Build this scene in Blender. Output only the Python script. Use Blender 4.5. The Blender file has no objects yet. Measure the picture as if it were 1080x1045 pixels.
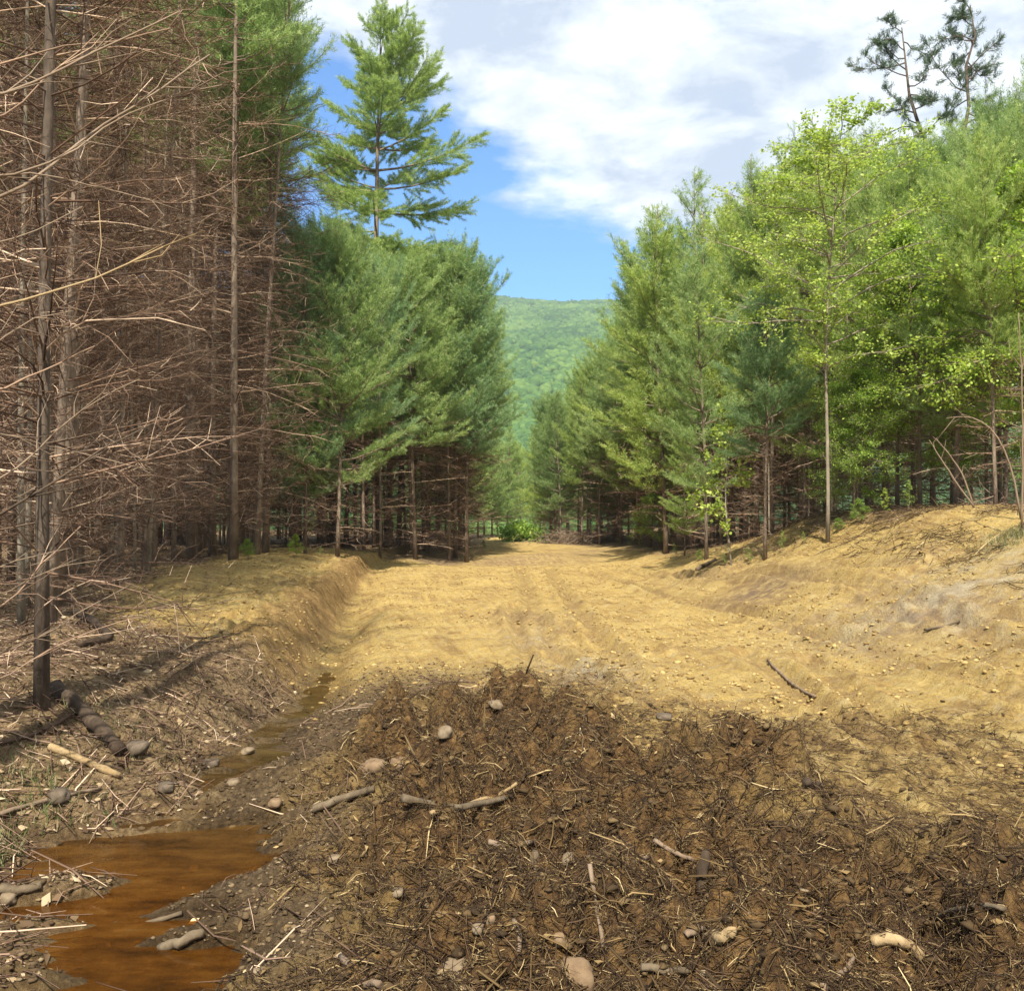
import bpy, math, random
import numpy as np
from mathutils import Vector
random.seed(7)
R = np.random.default_rng(11)
sc = bpy.context.scene
COL = sc.collection
# ------------------------------------------------------------------ camera, sky, sun, exposure
CAM_Z, F = 1.6, 1050.0
PITCH = math.atan(22.5/F)
cam = bpy.data.objects.new('camera', bpy.data.cameras.new('camera'))
COL.objects.link(cam); sc.camera = cam
cam.location = (0, 0, CAM_Z); cam.rotation_euler = (math.pi/2+PITCH, 0, 0)
cam.data.sensor_fit = 'HORIZONTAL'; cam.data.sensor_width = 36.0; cam.data.lens = 36*F/1080
cam.data.clip_start = .05; cam.data.clip_end = 8000
SUN_EL, SUN_AZ = math.radians(51), math.radians(185)      # azimuth clockwise from +Y: behind the camera, a little to the left
sd = (math.sin(SUN_AZ)*math.cos(SUN_EL), math.cos(SUN_AZ)*math.cos(SUN_EL), math.sin(SUN_EL))
sun = bpy.data.objects.new('sun', bpy.data.lights.new('sun', 'SUN')); COL.objects.link(sun)
sun.rotation_euler = Vector(sd).to_track_quat('Z', 'Y').to_euler()
sun.data.energy = 4.6; sun.data.angle = math.radians(.6); sun.data.color = (1, .95, .86)
vs = sc.view_settings
vs.view_transform = 'Standard'; vs.look = 'None'; vs.gamma = 1; vs.use_curve_mapping = False; vs.exposure = 1.05
sc.cycles.use_denoising = True
sc.cycles.max_bounces = 6; sc.cycles.diffuse_bounces = 3; sc.cycles.transparent_max_bounces = 8; sc.cycles.volume_bounces = 0

class NT:
    """small wrapper for building node trees"""
    def __init__(s, tree): s.t = tree; tree.nodes.clear()
    def n(s, typ, ins=None, **kw):
        nd = s.t.nodes.new(typ)
        for k, v in kw.items(): setattr(nd, k, v)
        for k, v in (ins or {}).items():
            if isinstance(v, bpy.types.NodeSocket): s.t.links.new(v, nd.inputs[k])
            else: nd.inputs[k].default_value = v
        return nd
    def math(s, op, a, b=0.0, c=None, clamp=False):
        d = {0: a, 1: b}
        if c is not None: d[2] = c
        return s.n('ShaderNodeMath', d, operation=op, use_clamp=clamp).outputs[0]
    def mix(s, f, a, b, bt='MIX'):
        nd = s.n('ShaderNodeMix', {0: f}, data_type='RGBA', blend_type=bt, clamp_factor=True)
        for i, v in ((6, a), (7, b)):
            if isinstance(v, bpy.types.NodeSocket): s.t.links.new(v, nd.inputs[i])
            else: nd.inputs[i].default_value = (*v[:3], 1)
        return nd.outputs[2]
    def noise(s, vec, scale, det=4, rough=.55, out=0, dist=0):
        d = {'Scale': scale, 'Detail': det, 'Roughness': rough, 'Distortion': dist}
        if vec is not None: d['Vector'] = vec
        return s.n('ShaderNodeTexNoise', d).outputs[out]
    def ramp(s, f, stops):
        nd = s.n('ShaderNodeValToRGB', {0: f}); e = nd.color_ramp.elements
        while len(e) < len(stops): e.new(.5)
        for el, (p, c) in zip(e, stops):
            el.position = p; el.color = (*(c if isinstance(c, (tuple, list)) else (c, c, c)), 1)
        return nd.outputs[0]
    def attr(s, name, out=2): return s.n('ShaderNodeAttribute', attribute_name=name).outputs[out]
    def bump(s, h, strength=.5, dist=.02): return s.n('ShaderNodeBump', {'Height': h, 'Strength': strength, 'Distance': dist}).outputs[0]

w = bpy.data.worlds.new("World"); sc.world = w; w.use_nodes = True
t = NT(w.node_tree)
sky = t.n('ShaderNodeTexSky', sky_type='NISHITA', sun_disc=False, sun_elevation=SUN_EL, sun_rotation=SUN_AZ, air_density=1.0, dust_density=.5, ozone_density=1.5)
gen = t.n('ShaderNodeTexCoord').outputs['Generated']
sx = t.n('ShaderNodeSeparateXYZ', {0: gen}); X, Y, Z = sx.outputs
zz = t.math('MAXIMUM', t.math('ADD', Z, .12), .03)
cp = t.n('ShaderNodeCombineXYZ', {0: t.math('DIVIDE', X, zz), 1: t.math('DIVIDE', Y, zz), 2: 0.0}).outputs[0]
n1 = t.noise(cp, 1.3, 9, .56, dist=.25)
n2 = t.noise(cp, 4.2, 6, .6)
bias = t.math('SUBTRACT', t.math('ADD', Z, t.math('MULTIPLY', X, .62)), t.math('MULTIPLY', Y, .352))
cl = t.math('ADD', t.math('ADD', t.math('MULTIPLY', n1, 1.05), t.math('MULTIPLY', n2, .60)), t.math('MULTIPLY', t.math('MINIMUM', t.math('MAXIMUM', bias, -.12), .09), 3.4))
cf = t.ramp(cl, [(.76, 0), (.84, .3), (.93, .8), (1.0, .98)])
shade = t.ramp(t.noise(cp, 3.6, 7, .62, dist=.3), [(.38, (3.2, 3.7, 4.5)), (.48, (4.5, 4.9, 5.4)), (.60, (6.2, 6.4, 6.6))])
skyc = t.mix(1.0, sky.outputs[0], (.33, .80, 1.22), 'MULTIPLY')
bg = t.n('ShaderNodeBackground', {'Color': t.mix(cf, skyc, shade), 'Strength': .096})
t.t.links.new(bg.outputs[0], t.n('ShaderNodeOutputWorld').inputs[0])

# ------------------------------------------------------------------ noise and helpers
def _h(ix, iy, s):
    n = (ix.astype(np.int64)*374761393 + iy.astype(np.int64)*668265263 + s*974711) & 0x7fffffff
    n = ((n ^ (n >> 13))*1274126177) & 0x7fffffff
    return ((n ^ (n >> 16)) & 0xffff)/65535.0
def vn(x, y, s=0):
    x = np.asarray(x, float); y = np.asarray(y, float)
    ix = np.floor(x); iy = np.floor(y); fx = x-ix; fy = y-iy
    fx = fx*fx*fx*(fx*(fx*6-15)+10); fy = fy*fy*fy*(fy*(fy*6-15)+10)
    a = _h(ix, iy, s); b = _h(ix+1, iy, s); c = _h(ix, iy+1, s); d = _h(ix+1, iy+1, s)
    return (a+(b-a)*fx)*(1-fy)+(c+(d-c)*fx)*fy
def fbm(x, y, o=4, s=0, g=.5):
    v = 0; a = 1; tot = 0
    for i in range(o):
        v = v+a*vn(x*2**i*.97+i*17.3, y*2**i*.97+i*9.1, s+i); tot += a; a *= g
    return v/tot*2-1
def ss(a, b, x): u = np.clip((np.asarray(x, float)-a)/(b-a), 0, 1); return u*u*(3-2*u)
def ray(u, v):
    a = (u-540)/F; b = -(v-522.5)/F; c, s = math.cos(PITCH), math.sin(PITCH)
    return np.array((a, c-b*s, s+b*c))
def at(u, v, d):                                   # the point seen at pixel (u, v), d metres ahead
    r = ray(u, v); return np.array((0, 0, CAM_Z))+r*(d/r[1])
def flat(u, v, z=0.):
    r = ray(u, v); k = (z-CAM_Z)/r[2]; return (r[0]*k, r[1]*k)
def sdf(poly, x, y):                               # signed distance, negative inside
    d = np.full(x.shape, 1e9); ins = np.zeros(x.shape, bool); n = len(poly)
    for i in range(n):
        ax, ay = poly[i]; bx, by = poly[(i+1) % n]
        ex, ey = bx-ax, by-ay; px, py = x-ax, y-ay
        k = np.clip((px*ex+py*ey)/(ex*ex+ey*ey+1e-9), 0, 1)
        d = np.minimum(d, (px-ex*k)**2+(py-ey*k)**2)
        c = (ay > y) != (by > y)
        ins ^= c & (x < (bx-ax)*(y-ay)/(by-ay+1e-12)+ax)
    return np.where(ins, -1, 1)*np.sqrt(d)
def segd(pts, x, y):
    d = np.full(np.shape(x), 1e9)
    for (ax, ay), (bx, by) in zip(pts[:-1], pts[1:]):
        ex, ey = bx-ax, by-ay; px, py = x-ax, y-ay
        k = np.clip((px*ex+py*ey)/(ex*ex+ey*ey+1e-9), 0, 1)
        d = np.minimum(d, (px-ex*k)**2+(py-ey*k)**2)
    return np.sqrt(d)

MULCH = [flat(*p, .16) for p in ((285, 1040), (330, 940), (300, 880), (345, 815), (420, 762), (470, 738), (540, 736), (620, 748), (690, 790), (770, 812), (860, 850), (950, 868), (1100, 880))]+[(4.5, 2), (3, .5), (-.8, .5)]
MIXED = [flat(*p, .10) for p in ((470, 738), (520, 715), (600, 700), (700, 722), (800, 745), (930, 752), (1100, 770), (1250, 800))]+[(5, 2), (1, 3)]
TRACKS = [[flat(*p) for p in q] for q in (((780, 690), (830, 722), (880, 765), (925, 800)), ((850, 700), (905, 745), (960, 795)),
          ((585, 690), (640, 730), (660, 745)), ((540, 640), (560, 690), (600, 735)), ((620, 600), (720, 640), (900, 680), (1080, 705)), ((660, 600), (760, 630), (960, 665)), ((450, 640), (560, 655), (700, 690)), ((625, 765), (585, 690), (560, 640), (548, 600)), ((705, 765), (645, 690), (605, 640), (578, 600)), ((1085, 765), (905, 692), (745, 642), (620, 605)), ((1085, 722), (930, 670), (785, 632), (640, 600)))]
tyv, txv = [0, 4, 6, 10, 14, 19, 32, 40], [-1.85, -1.85, -2.0, -2.0, -2.45, -3.05, -4.3, -4.7]
WATER_LOW, WATER_UP = -.238, -.238
def zones(x, y):
    wob = fbm(x*1.3, y*1.3, 4, 31)*.45+fbm(x*6, y*6, 2, 35)*.12
    mul = ss(.42, -.42, sdf(MULCH, x, y)+wob*1.5)
    mixd = ss(.5, -.5, sdf(MIXED, x, y)+wob*2.0)*(1-mul)
    tx = np.interp(y, tyv, txv)
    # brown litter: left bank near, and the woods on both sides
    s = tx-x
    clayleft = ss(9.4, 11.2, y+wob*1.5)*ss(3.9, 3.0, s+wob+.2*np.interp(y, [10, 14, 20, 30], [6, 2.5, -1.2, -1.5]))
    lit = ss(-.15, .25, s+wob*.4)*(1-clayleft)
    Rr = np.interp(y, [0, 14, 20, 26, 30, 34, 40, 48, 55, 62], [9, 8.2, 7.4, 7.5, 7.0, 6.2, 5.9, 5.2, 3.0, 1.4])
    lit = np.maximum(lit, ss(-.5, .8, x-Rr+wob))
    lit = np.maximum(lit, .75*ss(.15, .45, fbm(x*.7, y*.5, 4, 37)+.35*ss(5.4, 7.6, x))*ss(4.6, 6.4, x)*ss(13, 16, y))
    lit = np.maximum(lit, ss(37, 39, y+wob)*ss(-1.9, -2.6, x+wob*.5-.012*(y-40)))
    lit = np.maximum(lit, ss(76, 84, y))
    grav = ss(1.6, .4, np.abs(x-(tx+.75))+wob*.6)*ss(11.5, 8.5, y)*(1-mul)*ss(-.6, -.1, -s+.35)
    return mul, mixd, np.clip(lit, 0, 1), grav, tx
def H(x, y, detail=True):
    x = np.asarray(x, float); y = np.asarray(y, float)
    mul, mixd, lit, grav, tx = zones(x, y)
    b = np.interp(y, [0, 8, 12, 16, 22, 28, 34, 45, 60], [.4, .85, 1.45, 1.75, 1.75, .9, .5, .4, .25])
    z = b*ss(3.0, 7.8, x+fbm(x*.5, y*.5, 2, 3)*.6)+.04*np.clip(x-8, 0, 30)
    zl = np.interp(y, [0, 4, 7, 12, 20, 30, 40], [.1, .2, .38, .55, .62, .6, .35])
    s = tx-x
    cut = np.interp(y, [0, 8, 11, 30, 40], [1.9, 1.9, 1.2, 1.0, 1.4])
    steep = ss(7.5, 9.5, y)
    z = z+zl*((1-steep)*ss(.25, cut, s)+steep*(.62*ss(.16, .62, s+.12*fbm(x*2, y*2, 3, 46))+.38*ss(.7, 2.6, s)))
    wd = np.interp(y, [0, 5.5, 7.5, 9, 12], [1.0, .85, .55, .6, .42])
    near = np.interp(y, [0, 5.4, 6.5, 7.3, 8.2, 10.6, 12, 20, 36], [.335, .32, .255, .245, .30, .30, .26, .24, .06])
    z = z-near*np.exp(-((x-tx)/wd)**2)
    z = z+.13*np.exp(-((x-.9)/2.4)**2-((y-6.2)/1.6)**2)*ss(-1.3, -.2, x)
    z = z-.38*np.exp(-((y-40)/6.0)**2)*ss(-4.5, -2, x)*ss(8, 4, x)+.06*np.exp(-((y-30)/4.0)**2)
    z = z+.30*np.exp(-((x-1.4)/1.5)**2-((y-43)/1.2)**2)+.10*fbm(x*.4, y*.4, 3, 41)*ss(2, 6, y)+.07*fbm(x*1.1, y*1.1, 3, 44)*(.2+.8*lit+.4*mixd)
    # waves of the ditch bed: gravel bars across the puddle
    z = z+(.21*fbm(x*1.1+y*.3, y*3.9-x*1.2, 4, 47)+.07*fbm(x*3.5, y*9-x*2, 3, 49))*np.exp(-((x-tx)/1.2)**2)*ss(9, 7, y)
    yy = np.clip(y, 0, 3000)
    u = np.clip((yy-380)/1120, 0, 1)
    hill = 331*(u**.92)
    z = z+hill*(1+.03*fbm(x*.004, yy*.004, 3, 70)*u)-6*ss(90, 200, yy)-.006*np.clip(x, -600, 600)*u*3+5*fbm(x*.012, yy*.006, 3, 71)*u
    if detail:
        d = ss(60, 25, y)*ss(-3, 1.5, y)
        crest = (.13+.16*fbm(x*1.7, y*1.7, 3, 158))*np.exp(-(segd(MULCH[4:12], x, y+.25)/.34)**2)
        rid = 1-np.abs(fbm(x*3.1, y*3.1, 3, 51)); rid2 = 1-np.abs(fbm(x*8, y*8, 3, 55))
        z = z+d*(mul*(.46*np.abs(fbm(x*2.3, y*2.3, 3, 151))+.27*np.abs(fbm(x*6.3, y*6.3, 3, 155))-.12+.03*fbm(x*22, y*22, 2, 58))+.4*mixd*(.09*(rid-.75)+.05*(rid2-.75))+crest)
        z = z+d*(lit*.8+grav*.6)*(.035*fbm(x*4, y*4, 3, 61)+.022*fbm(x*17, y*17, 2, 63))
        cl = (1-mul)*(1-lit)*(1-grav)
        strk = fbm((x+.2*y)*4.5, (y-.2*x)*.4, 4, 66, .6)
        z = z+d*cl*(.034*strk+.030*fbm(x*8, y*8, 4, 68, .66)+.035*np.clip(fbm(x*3.3, y*3.3, 3, 69)-.25, 0, 1))
        tr = 0
        for q in TRACKS:
            ds = segd(q, x, y); tr = tr+np.exp(-((ds-.22)/.07)**2)*.055-np.exp(-(ds/.13)**2)*(.055+.02*np.sin((x*.8+y*1.1)*34))
        z = z+tr*d*cl
        ridge = np.exp(-((s-1.0)/.25)**2)*ss(9, 11, y)*ss(33, 26, y)
        z = z+d*ridge*.2*fbm(x*3, y*3, 4, 74, .6)
    return z
def ground_at(u, v, dmin=2.5):
    r = ray(u, v); d = np.geomspace(dmin, 140, 1400)
    P = np.array((0, 0, CAM_Z))[:, None]+r[:, None]/r[1]*d
    hit = np.nonzero(P[2] < H(P[0], P[1]))[0]
    i = hit[0] if len(hit) else len(d)-1
    x, y = P[0][i], P[1][i]
    return np.array((x, y, float(H(np.array([x]), np.array([y]))[0])))
def hz(x, y): return float(H(np.array([x]), np.array([y]))[0])

def mesh(name, V, faces, attrs=None, mats=(), midx=None, smooth=False):
    """faces: list of int arrays (N,k)"""
    me = bpy.data.meshes.new(name); V = np.asarray(V, np.float32)
    faces = [np.asarray(f, np.int32) for f in faces if len(f)]
    lv = np.concatenate([f.ravel() for f in faces]); tot = np.concatenate([np.full(len(f), f.shape[1], np.int32) for f in faces])
    st = np.concatenate(([0], np.cumsum(tot)[:-1])).astype(np.int32)
    me.vertices.add(len(V)); me.vertices.foreach_set('co', V.ravel())
    me.loops.add(len(lv)); me.loops.foreach_set('vertex_index', lv)
    me.polygons.add(len(tot)); me.polygons.foreach_set('loop_start', st); me.polygons.foreach_set('loop_total', tot)
    if smooth: me.polygons.foreach_set('use_smooth', np.ones(len(tot), bool))
    for k, a in (attrs or {}).items():
        me.attributes.new(k, 'FLOAT', 'POINT').data.foreach_set('value', np.asarray(a, np.float32))
    for m in mats: me.materials.append(m)
    me.update(calc_edges=True)
    return me
def ob(name, me, parent=None, loc=None, rz=0, s=1, label=None, cat=None, group=None, kind=None):
    o = bpy.data.objects.new(name, me); COL.objects.link(o)
    if parent: o.parent = parent
    if loc is not None: o.location = loc
    if rz: o.rotation_euler = (0, 0, rz)
    if np.ndim(s): o.scale = s
    elif s != 1: o.scale = (s, s, s)
    for k, v in (('label', label), ('category', cat), ('group', group), ('kind', kind)):
        if v: o[k] = v
    return o
def unit(v): return v/np.maximum(np.linalg.norm(v, axis=-1, keepdims=True), 1e-9)
def tubes(P, Rad, sides=3, base=0):
    """P (N,K,3) polylines, Rad (N,K)"""
    P = np.asarray(P, float); Rad = np.asarray(Rad, float); N, K, _ = P.shape
    T = np.gradient(P, axis=1); T = unit(T)
    up = np.zeros_like(T); up[..., 2] = 1; alt = np.zeros_like(T); alt[..., 0] = 1
    A = unit(np.cross(T, np.where(np.abs(T[..., 2:3]) > .9, alt, up))); B = np.cross(T, A)
    a = np.arange(sides)/sides*2*np.pi
    V = P[:, :, None]+Rad[:, :, None, None]*(np.cos(a)[:, None]*A[:, :, None]+np.sin(a)[:, None]*B[:, :, None])
    idx = np.arange(N*K*sides).reshape(N, K, sides)+base
    i0, i1 = idx[:, :-1], idx[:, 1:]
    q = np.stack((i0, np.roll(i0, -1, 2), np.roll(i1, -1, 2), i1), -1).reshape(-1, 4)
    return V.reshape(-1, 3), q, idx
class Bag:
    def __init__(s): s.v = []; s.f = []; s.a = []; s.n = 0
    def add(s, V, fs, rnd):
        for f in fs: s.f.append(np.asarray(f)+s.n)
        s.v.append(V); s.a.append(np.broadcast_to(rnd, (len(V),))); s.n += len(V)
    def tube(s, P, Rad, sides=3, rnd=None):
        P = np.asarray(P, float); Rad = np.asarray(Rad, float)
        V, q, idx = tubes(P, Rad, sides); N, K, _ = P.shape
        r = R.random(N) if rnd is None else np.broadcast_to(rnd, (N,))
        fs = [q]
        if sides == 4: fs += [idx[:, -1]]
        elif sides > 4: fs += [idx[:, -1], idx[:, 0, ::-1]]
        s.add(V, fs, np.repeat(r, K*sides))
    def mesh(s, name, mats, smooth=False):
        by = {}
        for f in s.f: by.setdefault(f.shape[1], []).append(f)
        return mesh(name, np.concatenate(s.v), [np.concatenate(x) for x in by.values()], {'rnd': np.concatenate(s.a)}, mats, smooth=smooth)

# ------------------------------------------------------------------ materials
def mat(name):
    m = bpy.data.materials.new(name); m.use_nodes = True; return m, NT(m.node_tree)
def done(t, sh, vol=None):
    o = t.n('ShaderNodeOutputMaterial')
    if sh is not None: t.t.links.new(sh, o.inputs[0])
    if vol is not None: t.t.links.new(vol, o.inputs[1])
def foliage(name, dark, light, tip, trans=.45):
    m, t = mat(name)
    orand = t.n('ShaderNodeObjectInfo').outputs['Random']
    c = t.ramp(t.attr('rnd'), [(0, dark), (.42, light), (.85, tip)])
    c = t.mix(1, c, t.ramp(orand, [(0, (.82, .86, .85)), (.5, (1, 1, 1)), (1, (1.16, 1.1, .9))]), 'MULTIPLY')
    p = t.n('ShaderNodeBsdfPrincipled', {'Base Color': c, 'Roughness': .5, 'Specular IOR Level': .35})
    tr = t.n('ShaderNodeBsdfTranslucent', {'Color': t.mix(1, c, (1.2, 1.25, .8), 'MULTIPLY')})
    done(t, t.n('ShaderNodeMixShader', {0: trans, 1: p.outputs[0], 2: tr.outputs[0]}).outputs[0]); return m
def barkm(name, a, b, c, scale=9):
    m, t = mat(name)
    pos = t.n('ShaderNodeTexCoord').outputs['Object']
    st = t.n('ShaderNodeMapping', {0: pos, 3: (1, 1, .35)}).outputs[0]
    n = t.noise(st, scale, 6, .65); n2 = t.noise(pos, 1.7, 3)
    col = t.mix(t.attr('rnd'), t.ramp(n, [(.3, a), (.55, b), (.75, c)]), t.ramp(n2, [(.3, b), (.7, c)]))
    done(t, t.n('ShaderNodeBsdfPrincipled', {'Base Color': col, 'Roughness': .9, 'Specular IOR Level': .2, 'Normal': t.bump(n, .8, .02)}).outputs[0]); return m
M = {}
M['needle'] = foliage('pine_needles', (.09, .155, .05), (.225, .325, .105), (.44, .52, .21))
M['needle_blue'] = foliage('blue_green_needles', (.065, .135, .06), (.17, .285, .13), (.37, .48, .24))
M['needle_bright'] = foliage('bright_needles', (.11, .175, .04), (.27, .37, .09), (.50, .56, .18))
M['needle_pitch'] = foliage('pitch_needles', (.025, .055, .03), (.055, .10, .05), (.10, .15, .07), .2)
M['leaf'] = foliage('broad_leaves', (.10, .18, .03), (.22, .34, .05), (.42, .52, .11), .45)
M['leaf_yellow'] = foliage('yellow_leaves', (.15, .24, .04), (.29, .39, .075), (.46, .54, .15), .45)
M['bark'] = barkm('pine_bark', (0.0845, 0.0598, 0.0416), (0.195, 0.1456, 0.1014), (0.338, 0.2665, 0.195))
M['bark_pale'] = barkm('pale_bark', (.12, .10, .07), (.25, .21, .15), (.38, .33, .25))
m, t = mat('dead_twigs'); M['dead'] = m
c = t.mix(1, t.ramp(t.attr('rnd'), [(0, (0.06696, 0.03893, 0.02485)), (.55, (0.1627, 0.09823, 0.06213)), (.82, (0.3251, 0.2131, 0.1386)), (1, (0.7269, 0.5374, 0.3639))]), t.ramp(t.noise(t.n('ShaderNodeTexCoord').outputs['Object'], 3, 3), [(.3, .65), (.7, 1.25)]), 'MULTIPLY')
done(t, t.n('ShaderNodeBsdfPrincipled', {'Base Color': c, 'Roughness': .9, 'Specular IOR Level': .2}).outputs[0])
M['bark_dark'] = barkm('dark_pine_bark', (.03, .021, .014), (.10, .074, .052), (.21, .165, .12), 16)
M['dead_pale'] = barkm('pale_dead_wood', (0.086, 0.05644, 0.0336), (0.1763, 0.1228, 0.0784), (0.301, 0.2241, 0.152), 12)
M['wood'] = barkm('split_wood', (.16, .10, .04), (.28, .19, .09), (.40, .30, .165), 16)
M['wood_grey'] = barkm('weathered_wood', (.06, .042, .025), (.12, .088, .052), (.19, .145, .092), 16)
M['wood_dark'] = barkm('dark_rotten_wood', (.022, .014, .009), (.055, .037, .023), (.12, .085, .055), 12)
def rockm(name, a, b, c):
    m, t = mat(name); pos = t.n('ShaderNodeTexCoord').outputs['Object']
    n = t.noise(pos, 14, 6, .65)
    done(t, t.n('ShaderNodeBsdfPrincipled', {'Base Color': t.ramp(n, [(.3, a), (.5, b), (.7, c)]), 'Roughness': .85, 'Normal': t.bump(n, .6, .01)}).outputs[0]); return m
M['stone_tan'] = rockm('tan_stone', (0.088, 0.0494, 0.021), (0.168, 0.1064, 0.0525), (0.224, 0.152, 0.084))
M['stone_pale'] = rockm('pale_stone', (0.09, 0.0612, 0.0306), (0.1613, 0.1152, 0.0646), (0.225, 0.1692, 0.102))
M['stone_grey'] = rockm('grey_stone', (0.04675, 0.03116, 0.0176), (0.08925, 0.06396, 0.0384), (0.136, 0.1, 0.064))
def litterm(name, stops, rough=.9, trans=0):
    m, t = mat(name); c = t.ramp(t.attr('rnd'), stops)
    p = t.n('ShaderNodeBsdfPrincipled', {'Base Color': c, 'Roughness': rough, 'Specular IOR Level': .2})
    sh = p.outputs[0]
    if trans: sh = t.n('ShaderNodeMixShader', {0: trans, 1: sh, 2: t.n('ShaderNodeBsdfTranslucent', {'Color': c}).outputs[0]}).outputs[0]
    done(t, sh); return m
M['fibre'] = litterm('mulch_fibre', [(0, (0.0322, 0.01895, 0.008625)), (.5, (0.09982, 0.06318, 0.02587)), (.82, (0.2012, 0.1327, 0.05462)), (.95, (0.3381, 0.2369, 0.1078)), (1, (0.5796, 0.4423, 0.23))])
M['rootfibre'] = litterm('root_fibre', [(0, (0.0162, 0.00875, 0.0048)), (.5, (0.04725, 0.02625, 0.0132)), (.85, (0.1013, 0.06, 0.03)), (1, (0.189, 0.1225, 0.066))])
M['clod'] = litterm('soil_clods', [(0, (.03, .018, .008)), (.6, (.075, .047, .02)), (1, (.14, .092, .04))])
M['clayclod'] = litterm('clay_clods', [(0, (0.1625, 0.1, 0.0352)), (.5, (0.2875, 0.1938, 0.0682)), (1, (0.425, 0.3063, 0.121))])
M['leaflit'] = litterm('dead_leaves', [(0, (0.06804, 0.03931, 0.02002)), (.5, (0.1891, 0.121, 0.06149)), (.85, (0.3326, 0.2419, 0.1316)), (1, (0.5746, 0.4536, 0.286))], .8, .15)
M['pebble'] = litterm('pebbles', [(0, (0.03421, 0.02057, 0.00935)), (.6, (0.08309, 0.0533, 0.0255)), (.9, (0.1515, 0.1047, 0.0544)), (1, (0.2737, 0.2057, 0.1232))])
M['grass'] = litterm('grass_blades', [(0, (.05, .09, .018)), (.35, (.11, .14, .04)), (.6, (.20, .18, .08)), (1, (.36, .29, .17))], .6, .3)
M['hillleaf'] = litterm('hill_canopy', [(0, (0.0253, 0.072, 0.0176)), (.5, (0.06325, 0.1344, 0.0275)), (1, (0.1265, 0.204, 0.0396))], .8, .15)
# ground: bare clay, churned mulch, leaf litter and gravel, by where they lie
m, t = mat('ground_soil'); M['ground'] = m
pos = t.n('ShaderNodeTexCoord').outputs['Object']
g1, g2, g3, g4 = t.noise(pos, .9, 6, .62), t.noise(pos, 6, 8, .68), t.noise(pos, 34, 6, .7), t.noise(pos, 140, 4, .7)
rot = t.n('ShaderNodeMapping', {0: pos, 2: (0, 0, -.2)}).outputs[0]
stre = t.noise(t.n('ShaderNodeMapping', {0: rot, 3: (5.5, .33, 1)}).outputs[0], 1.6, 9, .7)
rot2 = t.n('ShaderNodeMapping', {0: pos, 2: (0, 0, 1.25)}).outputs[0]
sweep = t.noise(t.n('ShaderNodeMapping', {0: rot2, 3: (3.2, .3, 1)}).outputs[0], 1.3, 8, .68)
clay = t.ramp(t.math('ADD', t.math('MULTIPLY', g1, .3), t.math('ADD', t.math('MULTIPLY', stre, .4), t.math('MULTIPLY', sweep, .3))), [(.38, (0.1921, 0.1138, 0.03713)), (.45, (0.3202, 0.2024, 0.06365)), (.50, (0.4291, 0.2909, 0.08806)), (.56, (0.4931, 0.3479, 0.1115)), (.64, (0.5252, 0.4048, 0.1697))])
clay = t.mix(t.ramp(t.noise(pos, 5, 9, .75), [(.34, .6), (.44, 0)]), clay, (.25, .16, .06))
clay = t.mix(t.ramp(g3, [(.35, .7), (.52, 0)]), clay, (.22, .142, .056))
clay = t.mix(t.ramp(t.math('MULTIPLY', g2, t.math('ADD', g4, .5)), [(.52, 0), (.66, .6)]), clay, (.44, .345, .18))
mulc = t.ramp(t.math('ADD', t.math('MULTIPLY', g2, .5), t.math('MULTIPLY', g3, .5)), [(.36, (0.02633, 0.01414, 0.00585)), (.47, (0.09113, 0.04772, 0.01609)), (.55, (0.1722, 0.09543, 0.03072)), (.66, (0.3037, 0.1767, 0.06143))])
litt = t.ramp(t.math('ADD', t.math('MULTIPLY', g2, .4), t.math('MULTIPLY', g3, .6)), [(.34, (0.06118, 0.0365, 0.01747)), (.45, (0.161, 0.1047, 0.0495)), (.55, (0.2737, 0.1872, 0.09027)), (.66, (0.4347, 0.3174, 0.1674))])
grvl = t.ramp(t.math('ADD', t.math('MULTIPLY', g2, .3), t.math('MULTIPLY', g3, .7)), [(.36, (0.039, 0.02286, 0.0096)), (.5, (0.0975, 0.06223, 0.0276)), (.6, (0.169, 0.1143, 0.0552)), (.7, (0.273, 0.1968, 0.1056))])
brk = t.math('ADD', t.math('MULTIPLY', g2, .6), t.math('MULTIPLY', stre, .4))
c = t.mix(t.math('MULTIPLY', t.attr('mixd'), t.ramp(brk, [(.40, .9), (.57, .1)])), clay, mulc)
c = t.mix(t.math('MULTIPLY', t.math('MULTIPLY', t.attr('tread'), .75), t.ramp(t.noise(pos, 7, 6, .7), [(.40, .25), (.58, 1)])), c, (.235, .15, .06))
c = t.mix(t.attr('grav'), c, grvl)
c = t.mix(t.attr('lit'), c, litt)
c = t.mix(t.attr('mul'), c, mulc)
c = t.mix(t.math('MULTIPLY', t.attr('purple'), t.ramp(g2, [(.4, 1), (.6, .2)])), c, (.16, .105, .07))
c = t.mix(t.math('MULTIPLY', t.attr('cutm'), .7), c, t.ramp(g2, [(.38, (.16, .085, .03)), (.6, (.34, .20, .07))]))
c = t.mix(t.math('MULTIPLY', t.attr('pale'), t.ramp(t.noise(pos, 2.2, 8, .72), [(.42, .1), (.58, 1)])), c, t.ramp(g2, [(.35, (.30, .24, .15)), (.6, (.42, .36, .25))]))
c = t.mix(t.attr('wood'), c, t.ramp(t.noise(pos, .02, 6), [(.3, (.03, .075, .02)), (.7, (.08, .14, .035))]))
wet = t.attr('wet')
c = t.mix(t.math('MULTIPLY', wet, .6), c, t.mix(1, c, (.42, .36, .28), 'MULTIPLY'))
g5 = t.noise(pos, 11, 7, .72, dist=.4)
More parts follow.
